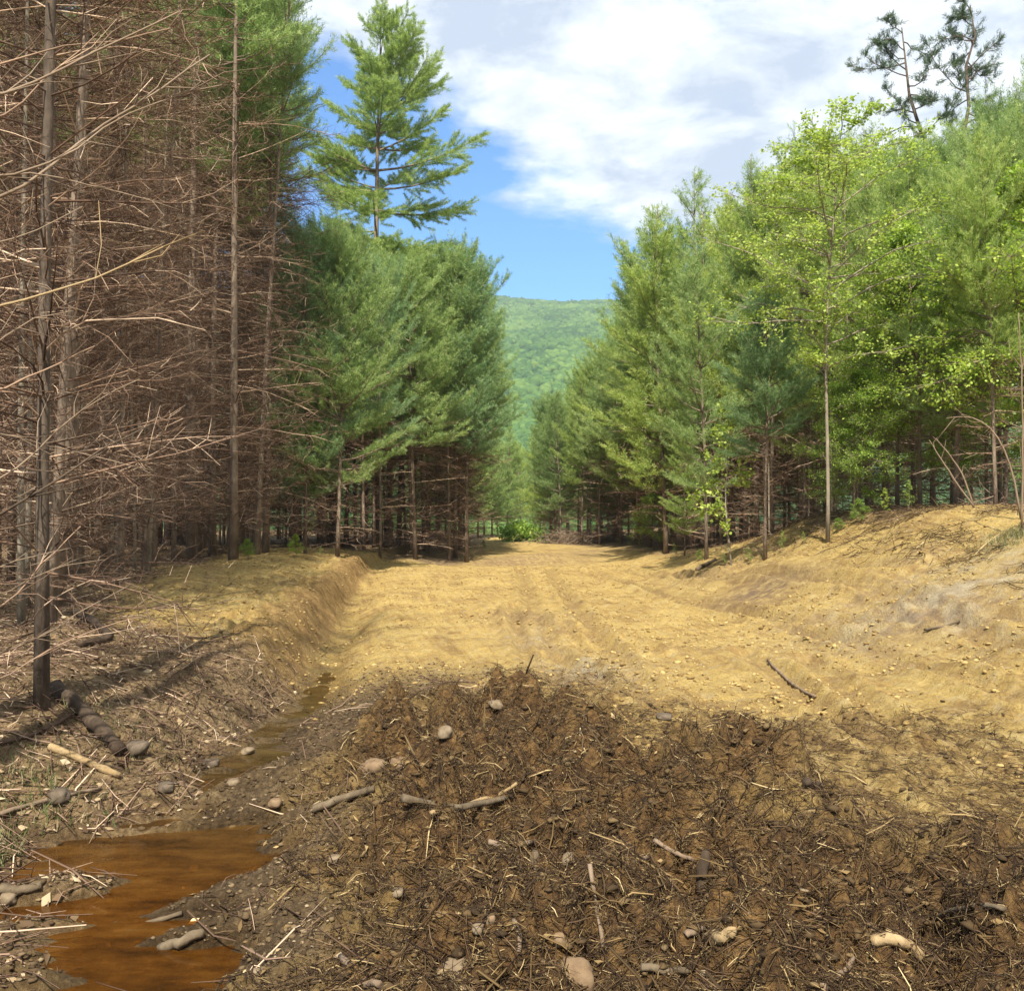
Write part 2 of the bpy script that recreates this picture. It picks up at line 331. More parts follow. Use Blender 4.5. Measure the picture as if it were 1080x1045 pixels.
hh = t.math('ADD', t.math('ADD', t.math('MULTIPLY', g3, .5), t.math('MULTIPLY', g4, .2)), t.math('ADD', t.math('MULTIPLY', g5, .9), t.math('MULTIPLY', stre, .8)))
rg = t.math('SUBTRACT', .92, t.math('MULTIPLY', wet, .5))
done(t, t.n('ShaderNodeBsdfPrincipled', {'Base Color': c, 'Roughness': rg, 'Specular IOR Level': .25, 'Normal': t.bump(hh, 1.0, .06)}).outputs[0])
m, t = mat('silty_water'); M['water'] = m
pos = t.n('ShaderNodeTexCoord').outputs['Object']
nb = t.bump(t.noise(pos, 11, 4), .22, .012)
yy = t.n('ShaderNodeMapRange', {0: t.n('ShaderNodeSeparateXYZ', {0: pos}).outputs[1], 1: 4.8, 2: 8.0}).outputs[0]      # rusty silt below, olive algae upstream
sil = t.noise(t.n('ShaderNodeMapping', {0: pos, 3: (1, 2.4, 1)}).outputs[0], 2.4, 7, .68)
wc = t.mix(yy, t.ramp(sil, [(.33, (.022, .012, .004)), (.48, (.088, .034, .006)), (.62, (.15, .062, .010)), (.75, (.19, .10, .03))]), t.ramp(sil, [(.35, (.07, .05, .018)), (.6, (.15, .11, .04))]))
p = t.n('ShaderNodeBsdfPrincipled', {'Base Color': wc, 'Roughness': .025, 'IOR': 1.33, 'Specular IOR Level': .7, 'Normal': nb})
tr = t.n('ShaderNodeBsdfTransparent', {'Color': (.74, .5, .22, 1)})
done(t, t.n('ShaderNodeMixShader', {0: .5, 1: tr.outputs[0], 2: p.outputs[0]}).outputs[0])

# ------------------------------------------------------------------ setting: ground, hill, water
def axis_pos(dense, step, grow, end):
    a = list(np.arange(0, dense, step)); 
    while a[-1] < end: a.append(a[-1]+max(step, (a[-1]-dense*.92)*grow))
    return np.array(a)
xp = axis_pos(5.2, .03, .026, 2200); gx = np.concatenate((-xp[:0:-1], xp))
yn = [-30, -20, -14, -9, -5, -3, -1.5, -.5, .4, 1, 1.5, 2, 2.3, 2.55, 2.75, 2.9]
gy = list(yn)+list(np.arange(3.0, 7, .022))
while gy[-1] < 2600: gy.append(gy[-1]+(gy[-1]*.0035 if gy[-1] < 60 else min(gy[-1]*.012, 14)))
gy = np.array(gy)
XX, YY = np.meshgrid(gx, gy); xf, yf = XX.ravel(), YY.ravel()
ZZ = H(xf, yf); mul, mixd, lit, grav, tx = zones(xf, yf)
tread = np.zeros_like(xf)
for q in TRACKS: tread = np.maximum(tread, np.exp(-(segd(q, xf, yf)/.13)**2))
wl = np.where(yf < 7.2, WATER_LOW, WATER_UP)
wet = np.maximum(ss(.13, .02, ZZ-wl)*ss(2.1, 1.2, np.abs(xf-tx))*ss(13.5, 11.5, yf), .55*np.exp(-((xf-tx)/.35)**2)*ss(34, 12, yf)*ss(7, 9, yf))
cutm = ss(.05, .3, tx-xf)*ss(1.05, .65, tx-xf+.15*fbm(xf*2, yf*2, 3, 46))*ss(9, 11.5, yf)*ss(36, 30, yf)
def blob(u, v, rx, ry):
    x0, y0, _ = ground_at(u, v); return np.exp(-((xf-x0)/rx)**2-((yf-y0)/ry)**2)
purple = np.clip(blob(805, 622, .8, 1.2)+.9*blob(970, 650, .9, .8)+.8*blob(545, 590, 3.2, 2.5)+.7*blob(620, 582, 1.6, 3)+.6*blob(560, 650, .8, 1.0)+.5*blob(750, 600, 1.2, 3), 0, 1)
pale = np.clip(.7*blob(1010, 620, 1.7, 1.6)+.8*blob(625, 700, .5, 1.0)+.5*blob(560, 670, .4, .9), 0, .85)*(1-mul)
nx, ny = len(gx), len(gy)
ii = np.arange(nx*ny).reshape(ny, nx)
quads = np.stack((ii[:-1, :-1], ii[:-1, 1:], ii[1:, 1:], ii[1:, :-1]), -1).reshape(-1, 4)
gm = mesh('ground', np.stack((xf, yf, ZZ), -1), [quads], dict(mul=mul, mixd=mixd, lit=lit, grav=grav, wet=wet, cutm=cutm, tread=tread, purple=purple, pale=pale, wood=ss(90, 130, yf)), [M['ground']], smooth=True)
ob('ground', gm, kind='structure')
def pond(name, pts, z, m):
    V = [(x, y, z) for x, y in pts]
    ob(name, mesh(name, V, [np.arange(len(V))[None]], None, [m]), kind='structure')
pond('ditch_water', [(-3.3, 2.2), (-.6, 2.2), (-.6, 5), (-1.0, 6.2), (-1.4, 8), (-1.3, 9), (-1.4, 12.5), (-2.9, 12.5), (-2.9, 9), (-2.7, 7.2), (-3.3, 5)], WATER_LOW, M['water'])

# ------------------------------------------------------------------ foliage generators
def blades(C, D, n, length, width, spread, jitter=.03, tri=True):
    N = len(C); C = np.repeat(C, n, 0); D = np.repeat(D, n, 0); q = N*n
    d = unit(D+R.normal(0, spread, (q, 3))); L = length*R.uniform(.65, 1.2, (q, 1))
    sdir = unit(np.cross(d, R.normal(0, 1, (q, 3)))); c = C+R.normal(0, jitter, (q, 3))
    V = np.stack((c-sdir*width*.5, c+sdir*width*.5, c+d*L), 1).reshape(-1, 3)
    r = np.repeat(R.random(N), n)*.7+R.random(q)*.3
    return V, np.arange(q*3).reshape(-1, 3), np.repeat(r, 3)
def leaves(C, D, n, length, width, spread, jitter=.06, flatten=.5):
    N = len(C); C = np.repeat(C, n, 0); D = np.repeat(D, n, 0); q = N*n
    d = unit(D+R.normal(0, spread, (q, 3)))
    nrm = R.normal(0, flatten, (q, 3)); nrm[:, 2] += 1; sdir = unit(np.cross(d, nrm)); nn = unit(np.cross(sdir, d))
    c = C+R.normal(0, jitter, (q, 3)); L = length*R.uniform(.6, 1.25, (q, 1)); W = width*L/length
    V = np.stack((c, c+d*L*.45+sdir*W*.5-nn*W*.12, c+d*L-nn*L*.12, c+d*L*.45-sdir*W*.5-nn*W*.12), 1).reshape(-1, 3)
    i = np.arange(q*4).reshape(-1, 4)
    r = np.repeat(R.random(N), n)*.65+R.random(q)*.35
    return V, [i], np.repeat(r, 4)
def trunk_line(h, K=10, wob=.12, lean=(0, 0)):
    z = np.linspace(0, 1, K); a = R.uniform(0, 6.28, 2); f = R.uniform(2, 5, 2)
    return np.stack((lean[0]*z*h+wob*np.sin(a[0]+f[0]*z)*z, lean[1]*z*h+wob*np.sin(a[1]+f[1]*z)*z, z*h), -1)
def on(line, z):
    return np.array([np.interp(z, line[:, 2], line[:, k]) for k in range(3)])
def trunk_mesh(line, r0, m, sides=8):
    b = Bag(); K = len(line); f = np.linspace(0, 1, K)
    rad = r0*(1-f)**.8+.006; rad[0] *= 1.25
    L = line.copy(); L[0, 2] -= .25
    b.tube(L[None], rad[None], sides, .15); return b.mesh('trunk', [m], True)
def dead_branches(line, z0, z1, count, length, rad, twigs, droop=.1, up=.12, m='dead', fade=None, fine=0):
    b = Bag(); z = z0+(z1-z0)*R.random(count)**.9
    az = R.uniform(0, 6.28, count); L = length*R.uniform(.35, 1.15, count)*(np.interp(z, *fade) if fade else 1)
    s = np.linspace(0, 1, 6); dirh = np.stack((np.cos(az), np.sin(az), az*0), -1)
    base = np.array([on(line, q) for q in z]); side = np.stack((-np.sin(az), np.cos(az), az*0), -1)
    slope = R.normal(up, .22, count); cur = R.normal(-droop, .15, count); bend = R.normal(0, .15, count)
    P = base[:, None]+(L[:, None]*s)[..., None]*dirh[:, None]+((L[:, None]*(slope[:, None]*s+cur[:, None]*s*s))[..., None])*np.array((0, 0, 1.))+(L[:, None]*bend[:, None]*s*s)[..., None]*side[:, None]
    P += R.normal(0, .015, P.shape)*s[None, :, None]
    b.tube(P, rad*(1-.8*s)[None]*(L/length)[:, None]**.5, 4)
    # side twigs
    N = count*twigs; bi = np.repeat(np.arange(count), twigs); ts = R.uniform(.2, .98, N)
    k = np.clip((ts*5).astype(int), 0, 4); fr = ts*5-k
    st = P[bi, k]*(1-fr)[:, None]+P[bi, k+1]*fr[:, None]; tg = unit(P[bi, k+1]-P[bi, k])
    d = unit(tg*.8+R.normal(0, .55, (N, 3))); l = L[bi]*R.uniform(.12, .42, N)*(1.1-.6*ts)
    d2 = unit(d+R.normal(0, .35, (N, 3)))
    Q = np.stack((st, st+d*l[:, None]*.5, st+d*l[:, None]*.5+d2*l[:, None]*.5), 1)
    b.tube(Q, np.tile((rad*.38, rad*.28, rad*.14), (N, 1)), 3)
    if fine:
        N2 = N*fine; bj = np.repeat(np.arange(N), fine)
        st = Q[bj, 1]*(1-(f := R.random((N2, 1))))+Q[bj, 2]*f; dd = unit(d[bj]+R.normal(0, .7, (N2, 3))); ll = l[bj][:, None]*R.uniform(.25, .6, (N2, 1))
        b.tube(np.stack((st, st+dd*ll), 1), np.tile((rad*.22, rad*.12), (N2, 1)), 3)
    return b.mesh('branches', [M[m]])
def pine_crown(line, zb, h, Rm, prof, whorl=.5, per=5, nb=10, bl=.13, bw=.014, dens=1., elev=(10, 62), m='needle', wood='bark', gap=0, asym=None, sparse=0., upt=.26, curl=.22):
    wd = Bag(); CC = []; DD = []; z = zb
    while z < h-.25:
        t = (z-zb)/(h-zb); rr = Rm*np.interp(t, *prof)
        for _ in range(per):
            if R.random() < sparse: continue
            az = R.uniform(0, 6.28); L = rr*R.uniform(.6, 1.2)
            if asym: L *= 1+asym[1]*math.cos(az-asym[0])
            L = max(L, .18); e = math.radians(np.interp(t, [0, 1], elev)+R.normal(0, 7))
            p0 = on(line, z+R.uniform(-.12, .12)); dh = np.array((math.cos(az), math.sin(az), 0))
            s = np.linspace(0, 1, 6)[:, None]
            P = p0+dh*L*s*math.cos(e)+np.array((0, 0, 1.))*L*(s*math.sin(e)-.10*s*(1-s)*2+curl*s*s)
            wd.tube(P[None], (.008+.012*L)*(1-.85*s.T), 4, .3)
            nt = max(2, int(L*5.5*dens)); ts = np.linspace(.22, .97, nt)+R.uniform(-.05, .05, nt)
            sd_ = np.array((-dh[1], dh[0], 0)); T = unit(P[-1]-P[0])
            for q in ts:
                o = np.array([np.interp(q, s[:, 0], P[:, k]) for k in range(3)])
                for sg in (-1, 1):
                    l = .42*L*(1.05-.75*q)+.10
                    d = unit(T*.75+sd_*sg*.75+np.array((0, 0, R.normal(upt, .2)))+R.normal(0, .16, 3))
                    k = max(2, int(l/.085*dens)); f = np.linspace(.3, 1, k)[:, None]
                    CC.append(o+d*l*f); DD.append(np.broadcast_to(unit(d+np.array((0, 0, .45))), (k, 3)))
            k = max(2, int(L/.1)); f = np.linspace(.55, 1, k)
            CC.append(np.stack([np.interp(f, s[:, 0], P[:, j]) for j in range(3)], -1)); DD.append(np.broadcast_to(T, (k, 3)))
        z += whorl*R.uniform(.75, 1.25)+(gap*R.random() if gap else 0)
    # leader
    k = 8; f = np.linspace(0, 1, k)[:, None]; top = on(line, h-.9)
    CC.append(top+(line[-1]-top)*f); DD.append(np.tile((0, 0, 1.), (k, 1)))
    V, fa, r = blades(np.concatenate(CC), np.concatenate(DD), nb, bl, bw, .72)
    me = mesh('crown', V, [fa], {'rnd': r}, [M[m]])
    return me, wd.mesh('limbs', [M[wood]])
P_YOUNG = ([0, .12, .4, .68, .88, 1], [.7, 1, 1, .74, .36, .06])
P_ROUND = ([0, .15, .5, .78, .93, 1], [.8, 1, 1, .88, .55, .12])
PROTO = {}
def proto(key, parts, r): PROTO[key] = (parts, r)
def pine_proto(key, h, zb, Rm, dead=(60, 1.3), m='needle', r0=.085, lod=1.0, prof=P_YOUNG, **kw):
    ln = trunk_line(h, wob=.15)
    cr, lb = pine_crown(ln, zb, h, Rm, prof, m=m, dens=lod, **kw)
    parts = [('trunk', trunk_mesh(ln, r0, M['bark']))]
    if dead[0]: parts.append(('dead_branches', dead_branches(ln, .3, zb+1.2, dead[0], dead[1], .012, 12, .05, .1)))
    parts += [('limbs', lb), ('crown', cr)]
    proto(key, parts, h)
for i in range(4): pine_proto(f'pine{i}', 12.5, 4.5+.4*i, 2.15, (110, 1.8), ['needle_blue', 'needle'][i % 2], r0=.07, prof=P_ROUND)
for i in range(2): pine_proto(f'bushy{i}', 12.5, 2.3+.6*i, 2.5, (60, 1.6), ['needle_blue', 'needle'][i], r0=.07, prof=P_ROUND)
for i in range(2): pine_proto(f'bright{i}', 12.5, 4.2+.7*i, 2.1, (90, 1.7), 'needle_bright', r0=.07)
for i in range(3): pine_proto(f'low{i}', 12.0, 1.5+.6*i, 2.0, (60, 1.4), ['needle', 'needle_bright', 'needle'][i], r0=.07)
for i in range(2): pine_proto(f'sparse{i}', 13.0, 3.4+.6*i, 1.45, (50, 1.4), 'needle', r0=.06, sparse=.25, whorl=.6)
for i in range(3):
    h = 17.5; pine_proto(f'thicket{i}', h, 10.4+.5*i, 1.5, (0, 1), 'needle', r0=.085)
    parts, _ = PROTO[f'thicket{i}']; ln = trunk_line(h, wob=.1)
    parts.insert(1, ('dead_branches', dead_branches(np.stack((ln[:, 0]*0, ln[:, 1]*0, ln[:, 2]), -1), .5, 11.2, 170, 2.0, .012, 13, .08, .15, fine=1)))
for i in range(3):
    h = 13.5; ln = trunk_line(h, wob=.1)
    proto(f'bare{i}', [('trunk', trunk_mesh(ln, [.040, .048, .042][i], M[['bark_dark', 'bark', 'bark'][i]])), ('dead_branches', dead_branches(ln, .4, 13.2, 290, 1.55, .009, 14, .06, .2, fine=1, fade=([0, 9, 13.5], [1, 1, .45])))], h)
for i in range(2):
    ln = trunk_line(11.5, wob=.15)
    proto(f'pole{i}', [('trunk', trunk_mesh(ln, [.036, .028][i], M[['bark_pale', 'bark'][i]])), ('dead_branches', dead_branches(ln, .5, 11.3, 130, .85, .006, 7, .05, .15))], 11.5)
def place(key, name, x, y, rz=None, s=1., label='', cat='tree', group=None, z=None):
    parts, _ = PROTO[key]
    wv = R.uniform(.84, 1.2)
    root = ob(name, None, None, (x, y, hz(x, y) if z is None else z), R.uniform(0, 6.28) if rz is None else rz, (s*wv, s*wv, s) if rz is None else s, label, cat, group)
    if rz is None: root.rotation_euler = (R.normal(0, .018), R.normal(0, .018), root.rotation_euler[2])
    root.empty_display_size = .3
    for n, me in parts: ob(n, me, root)
    return root
SKY_U = [280, 330, 360, 400, 440, 480, 515, 530, 545, 560, 600, 640, 655, 668, 685, 700, 720, 745, 775, 806, 830, 860, 930, 1000, 1040, 1090]
SKY_V = [200, 235, 255, 292, 282, 272, 292, 335, 470, 455, 400, 368, 335, 320, 285, 235, 188, 215, 225, 172, 205, 165, 178, 168, 145, 100]
def fit(key, x, y, s, lo=.55):                      # heights of the wood's canopy as it rises and falls along the clearing
    h = PROTO[key][1]; top = CAM_Z+(545-np.interp(540+F*x/y, SKY_U, SKY_V))/F*y
    return max(lo, min(s, (top-hz(x, y))/h))
def pick(*a): return a[R.integers(len(a))]

# ------------------------------------------------------------------ left thicket of dead-branched pines
TH = 'dead branched pines of the left thicket'
thx, thy = [0, 7, 12, 23, 33, 38], [-2.9, -3.3, -4.9, -7.5, -8.2, -8.8]
EDGE_L = lambda y: np.interp(y, thx, thy)
named = []
def px_tree(key, name, u, v, label, s=1., group=None, top=None, **kw):
    p = ground_at(u, v); named.append((p[0], p[1]))
    if top is not None: s = (CAM_Z+(545-top)/F*p[1]-p[2])/PROTO[key][1]
    return place(key, name, p[0], p[1], s=s, label=label, group=group, **kw)
px_tree('bare0', 'pine_tree', 44, 748, 'bare brown pine nearest of the thicket, its dark trunk foot on the ditch bank', group=TH, rz=.6)
px_tree('bare2', 'pine_tree', 128, 612, 'thin bare pine standing at the front of the brown thicket, one of a close pair', .9, group=TH)
px_tree('bare1', 'pine_tree', 152, 602, 'second thin bare pine of the close pair at the thicket front', .95, group=TH)
px_tree('thicket0', 'pine_tree', 210, 582, 'pale slightly leaning pine trunk with green top at the thicket edge', 1.0, group=TH)
px_tree('thicket1', 'pine_tree', 224, 586, 'slimmest pale pine stem at the thicket edge, beside a leaning trunk', .9, group=TH)
px_tree('thicket2', 'pine_tree', 246, 590, 'darker pine trunk at the thicket edge just before the clay bank', 1., group=TH)
px_tree('thicket0', 'pine_tree', 271, 585, 'left one of two pines standing together at the far end of the thicket', 1.02, group=TH)
px_tree('thicket1', 'pine_tree', 280, 583, 'right one of two pines standing together at the far end of the thicket', .98, group=TH)
def free(x, y, d):
    return all((x-a)**2+(y-b)**2 > d*d for a, b in named)
y = 8.6
while y < 50:
    x = float(EDGE_L(y))-R.uniform(.3, .9) if y < 32 else -.268*y
    while x > -.514*y-1.6:
        jx, jy = x+R.normal(0, .22), y+R.normal(0, .3)
        if free(jx, jy, .8):
            u = 540+F*jx/jy
            key = pick('bare0', 'bare1', 'bare1', 'bare2') if u < 185 else pick('thicket0', 'thicket1', 'thicket2')
            if y > 26 and u < 185: key = pick('bare0', 'thicket0', 'thicket1')
            named.append((jx, jy)); place(key, 'pine_tree', jx, jy, s=R.uniform(.9, 1.1)*(1 if y < 32 else 1.3), label='bare stemmed pine with dead brown branches packed inside the left thicket', group=TH)
        x -= R.uniform(1.25, 1.9)*(1 if y < 22 else 1.4)
    y += 1.45 if y < 20 else 2.1

for k in range(46):
    y = R.uniform(10, 34); x = float(EDGE_L(y))-abs(R.normal(0, .9))-.15
    if x > -.514*y-.3 and free(x, y, .45):
        named.append((x, y)); place(pick('pole0', 'pole1'), 'pine_sapling', x, y, s=R.uniform(.75, 1.15), label='slim dead pine pole along the front of the brown thicket', cat='sapling', group='slim dead poles at the thicket front')
# ------------------------------------------------------------------ clump of green pines left of the track, behind the clay bank
CL = 'green pines of the clump left of the track'
for key, u, v, lab, s in (('bushy0', 322, 584, 'green pine at the thicket side of the clump, lowest boughs hanging over the clay bank', 252),
                       ('pine2', 401, 588, 'green pine with single pale stem in the dark middle of the clump', 290),
                       ('pine1', 438, 590, 'pine at the clump front with pale stem right of the darkest gap', 284),
                       ('pine3', 474, 591, 'pine with pale straight stem near the track side of the clump', 272),
                       ('pine0', 492, 593, 'outermost pine of the clump, its stem standing at the edge of the track', 283),
                       ('bushy1', 356, 587, 'bushy pine with drooping low bough at the clump front', 262)):
    px_tree(key, 'pine_tree', u, v, lab, top=s, group=CL)
for yy_ in np.arange(40, 58, 2.2):
    for xx_ in np.arange(-10.5, -2.2, 1.6):
        jx, jy = xx_+R.normal(0, .25), yy_+R.normal(0, .3)
        if free(jx, jy, 1.0) and jx < -2.3 and jx > -.232*jy:
            named.append((jx, jy)); key = pick('pine0', 'pine1', 'pine2', 'pine3'); place(key, 'pine_tree', jx, jy, s=fit(key, jx, jy, R.uniform(.95, 1.15)), label='green white pine with brown lower stem standing inside the left clump', group=CL)
for key, x, y, s in (('low0', -3.6, 62, 1.0), ('low1', -4.4, 66, 1.), ('low0', -2.6, 76, 1.0), ('low0', -1.6, 80, .9), ('low1', -3.6, 74, 1.), ('low0', -.5, 88, .8), ('low0', -2.4, 86, .9), ('low1', .9, 94, .8), ('low0', -1.4, 96, .8), ('low0', 2.2, 98, .8), ('low1', .3, 104, .8), ('low0', -6, 72, 1.)):
    named.append((x, y)); place(key, 'pine_tree', x, y, s=fit(key, x, y, s, .3), label='green pine at the end of the track behind the left clump', group='pines at the end of the track')
for k in range(34):
    y = R.uniform(44, 62); x = (R.uniform(255, 312 if k < 18 else 492)-540)/F*y
    if free(x, y, .7):
        named.append((x, y)); place('bare1', 'pine_tree', x, y, s=R.uniform(.5, .62), label='short dead brown pine in the shade under and behind the green clump', group='dead pines under the green clump')
# tall white pine above the clump
ln = trunk_line(28.3, 12, .25)
pr = ([0, .12, .3, .5, .72, .9, 1], [.55, 1, .92, .95, .72, .38, .08])
cr, lb = pine_crown(ln, 12.6, 28.2, 4.5, pr, whorl=.8, per=7, nb=10, bl=.2, bw=.019, elev=(-6, 50), m='needle', sparse=.14, dens=1.0, asym=(0.1, .16), gap=.35, upt=.0, curl=.06)
proto('tall', [('trunk', trunk_mesh(ln, .24, M['bark'])), ('limbs', lb), ('crown', cr)], 28)
q = at(398, 560, 50); place('tall', 'tall_pine', q[0], q[1], rz=0, s=(27.3-hz(q[0], q[1]))/28.3, label='tall white pine with layered open crown rising above the left clump', cat='tree')

# ------------------------------------------------------------------ woods on the right bank
RG = 'pines of the woods on the right bank'
RE = lambda y: np.interp(y, [0, 14, 20, 26, 30, 34, 40, 48, 55, 62], [9, 8.4, 7.7, 7.8, 7.3, 6.6, 6.2, 5.4, 3.4, 1.8])
for key, u, v, lab, s in (('pine2', 807, 590, 'pine with pale straight bare stem in front of the dark right woods', 320),
                       ('low2', 745, 590, 'pine with dark double looking stem behind the yellow seedling', 260),
                       ('low1', 703, 584, 'bright green pine with bare lower stem at the bend of the bank', 215),
                       ('sparse0', 663, 568, 'thin pine with dark stem beside the brush heap', 330),
                       ('low0', 598, 566, 'small bright green pine at the far end of the right woods', 425),
                       ('low1', 570, 568, 'outermost small pine where the right woods meet the track', 452),
                       ('low2', 630, 560, 'green pine standing behind the brush heap', 380)):
    px_tree(key, 'pine_tree', u, v, lab, top=s, group=RG)
y = 13.
while y < 64:
    x = float(RE(y))+R.uniform(.5, 1.2); row = 0
    while x < .514*y+1.2 and row < 5:
        jx, jy = x+R.normal(0, .25), y+R.normal(0, .3)
        if free(jx, jy, 1.15):
            named.append((jx, jy))
            if y > 38: key, s = pick('low0', 'low1', 'low2', 'bright0', 'pine1'), R.uniform(.9, 1.1)
            elif row == 0: key, s = pick('bright0', 'low2', 'bright1', 'pine1'), R.uniform(.8, 1.0)
            else: key, s = pick('pine1', 'bright0', 'bright1', 'pine3', 'sparse1', 'bushy1'), R.uniform(.95, 1.2)
            s = fit(key, jx, jy, s, .4)
            place(key, 'pine_tree', jx, jy, s=s, label='green pine with brown lower stem packed in the woods on the right bank', group=RG)
        x += R.uniform(1.6, 2.3)*(1 if row < 3 else 1.35); row += 1
    y += 1.9 if y < 40 else 2.4
for x, y, s in ((2.6, 66, .7), (2.4, 74, .8), (3.4, 72, .9), (5.5, 70, 1.), (3.0, 78, .85), (3.4, 86, .9), (4.5, 80, 1.), (7.5, 74, 1.05), (9.5, 72, 1.), (11.5, 75, 1.), (13.5, 72, 1.), (6.5, 67, .9), (9, 66.5, .9), (11, 67, .9), (15.5, 70, 1.)):
    key = pick('low0', 'low1'); place(key, 'pine_tree', x, y, s=fit(key, x, y, s, .3), label='distant green pine closing the view beyond the right woods', group='pines beyond the right woods')
for u, v, d, key, lab in ((714, 180, 39, 'sparse0', 'spiky topped thin pine highest at the far side of the right woods'), (752, 207, 36, 'sparse1', 'thin pine with double spiky top between two taller ones in the right woods'),
                          (806, 165, 31, 'sparse0', 'tall thin pine with spiky candle top in the middle of the right woods'), (846, 155, 30, 'sparse1', 'thin pine with pointed top just beside the maple crown'), (690, 238, 42, 'sparse1', 'thin pine at the skyline where the right woods drop to the hill')):
    q = at(u, 545, d); x = max(q[0], float(RE(d))+.8); top = at(u, v, d)[2]; z = hz(x, d)
    named.append((x, d)); place(key, 'pine_tree', x, d, s=(top-z)/PROTO[key][1], label=lab, group=RG)
for u in (700, 716, 733, 752, 768, 784, 797, 818, 832, 851, 866, 889, 905, 921):
    y = R.uniform(21, 34) if u > 770 else R.uniform(32, 42); x = max(float(RE(y))+R.uniform(-.1, .6), (u-540)/F*y)
    if free(x, y, .4):
        named.append((x, y)); place(pick('pole0', 'pole1'), 'pine_sapling', x, y, s=R.uniform(.5, .75), label='slim bare stem in front of the dark interior of the right woods', cat='sapling', group='slim bare stems at the foot of the right woods')
# pitch pine high over the right woods
b = Bag(); CC = []; DD = []
ln = np.array([(0, 0, -.2), (.1, 0, 5), (-.1, .1, 10), (-.35, 0, 14), (-.9, 0, 16.5), (-1.6, .1, 19.), (-1.9, 0, 21.5)])
ln2 = np.array([(-.35, 0, 14), (.0, .1, 15.5), (.35, .1, 17.), (.6, 0, 18.5), (.5, 0, 20), (.9, .1, 21.2), (.7, 0, 22.3)])
b.tube(ln[None], np.array([[.24, .2, .17, .13, .085, .055, .02]]), 8, .2); b.tube(ln2[None], np.array([[.10, .085, .075, .06, .05, .035, .015]]), 6, .2)
tk = b.mesh('trunk', [M['bark_dark']], True); b = Bag()
for src, z0, z1, n, Lm in ((ln, 12.2, 21.3, 34, 2.9), (ln2, 15.2, 22.2, 28, 2.5)):
    for k in range(n):
        z = z0+(z1-z0)*(k+R.random())/n; p = on(src, z); az = R.uniform(0, 6.28); L = Lm*R.uniform(.45, 1.1)*np.interp(z, [12, 14, 19, 22.3], [.8, 1.1, .95, .4])
        K = 6; pts = [p]; d = np.array((math.cos(az), math.sin(az), R.normal(.1, .2)))
        for j in range(K-1):
            d = unit(d+R.normal(0, .28, 3)+np.array((0, 0, .05))); pts.append(pts[-1]+d*L/(K-1))
        pts = np.array(pts); b.tube(pts[None], (.03*np.linspace(1, .3, K))[None], 4, .3)
        for j in range(2, K):
            for _ in range(4):
                d2 = unit(d+R.normal(0, .8, 3)+np.array((0, 0, .3))); l = R.uniform(.15, .5); e = pts[j]+d2*l
                b.tube(np.array([[pts[j], e]]), np.array([[.012, .007]]), 3, .3)
                k2 = 5; f = np.linspace(.35, 1.05, k2)[:, None]; CC.append(pts[j]+d2*l*f); DD.append(np.tile(d2+np.array((0, 0, .3)), (k2, 1)))
V, fa, r = blades(np.concatenate(CC), np.concatenate(DD), 10, .15, .017, .8, .04)
proto('pitch', [('trunk', tk), ('limbs', b.mesh('limbs', [M['bark_dark']])), ('crown', mesh('crown', V, [fa], {'rnd': r}, [M['needle_pitch']]))], 22)
q = at(1008, 420, 36); place('pitch', 'pitch_pine', q[0], q[1], rz=0, s=.97, z=hz(q[0], q[1])-2.2, label='dark open pitch pine with forked crooked top against the clouds', cat='tree')

# broadleaf trees and saplings
def broadleaf(h, z0, spread, r0, nl, count, leaf=(.09, .07), m='leaf', bark='bark', lean=(0, 0), sub=6, up=.5, prof=([0, .3, .7, 1], [.7, 1, .7, .15]), K=9, per=3):
    ln = trunk_line(h, K, .2, lean); b = Bag(); CC = []; DD = []
    for k in range(count):
        z = z0+(h-z0)*((k+R.random())/count)**.9; t = (z-z0)/(h-z0); L = spread*np.interp(t, *prof)*R.uniform(.6, 1.15)
        az = R.uniform(0, 6.28); d = unit(np.array((math.cos(az), math.sin(az), up+R.normal(0, .2))))
        pts = [on(ln, z)]
        for j in range(5): d = unit(d+R.normal(0, .15, 3)+np.array((0, 0, -.05))); pts.append(pts[-1]+d*L/5)
        pts = np.array(pts); b.tube(pts[None], ((.006+.008*L)*np.linspace(1, .3, 6))[None], 4, .4)
        for j in range(2, 6):
            for _ in range(sub):
                d2 = unit(d*.6+R.normal(0, .6, 3)*np.array((1, 1, .55))); l = L*R.uniform(.12, .4); e = pts[j]+d2*l
                b.tube(np.array([[pts[j], e]]), np.array([[.006, .003]]), 3, .4)
                f = R.uniform(.3, 1.1, (nl, 1)); CC.append(pts[j]+d2*l*f); DD.append(np.tile(d2+np.array((0, 0, -.15)), (nl, 1)))
    V, fs, r = leaves(np.concatenate(CC), np.concatenate(DD), per, leaf[0], leaf[1], .7)
    return [('trunk', trunk_mesh(ln, r0, M[bark], 7)), ('limbs', b.mesh('limbs', [M[bark]])), ('crown', mesh('crown', V, fs, {'rnd': r}, [M[m]]))]
proto('maple', broadleaf(11.2, 4.4, 2.7, .042, 6, 48, (.08, .062), 'leaf_yellow', 'bark_pale', (.02, 0), 5, .55, ([0, .3, .75, 1], [.55, 1, .8, .35])), 11)
px_tree('maple', 'maple_tree', 873, 572, 'slender young maple with pale thin trunk and yellow green crown before the right woods', cat='tree', top=150)
proto('shrub0', broadleaf(4.6, .6, 2.0, .035, 6, 40, (.07, .05), 'leaf', 'bark', (.02, 0), 9, .35), 4.6)
proto('shrub1', broadleaf(6.8, 1.2, 2.3, .05, 6, 52, (.07, .052), 'leaf', 'bark', (-.02, 0), 9, .35), 6.8)
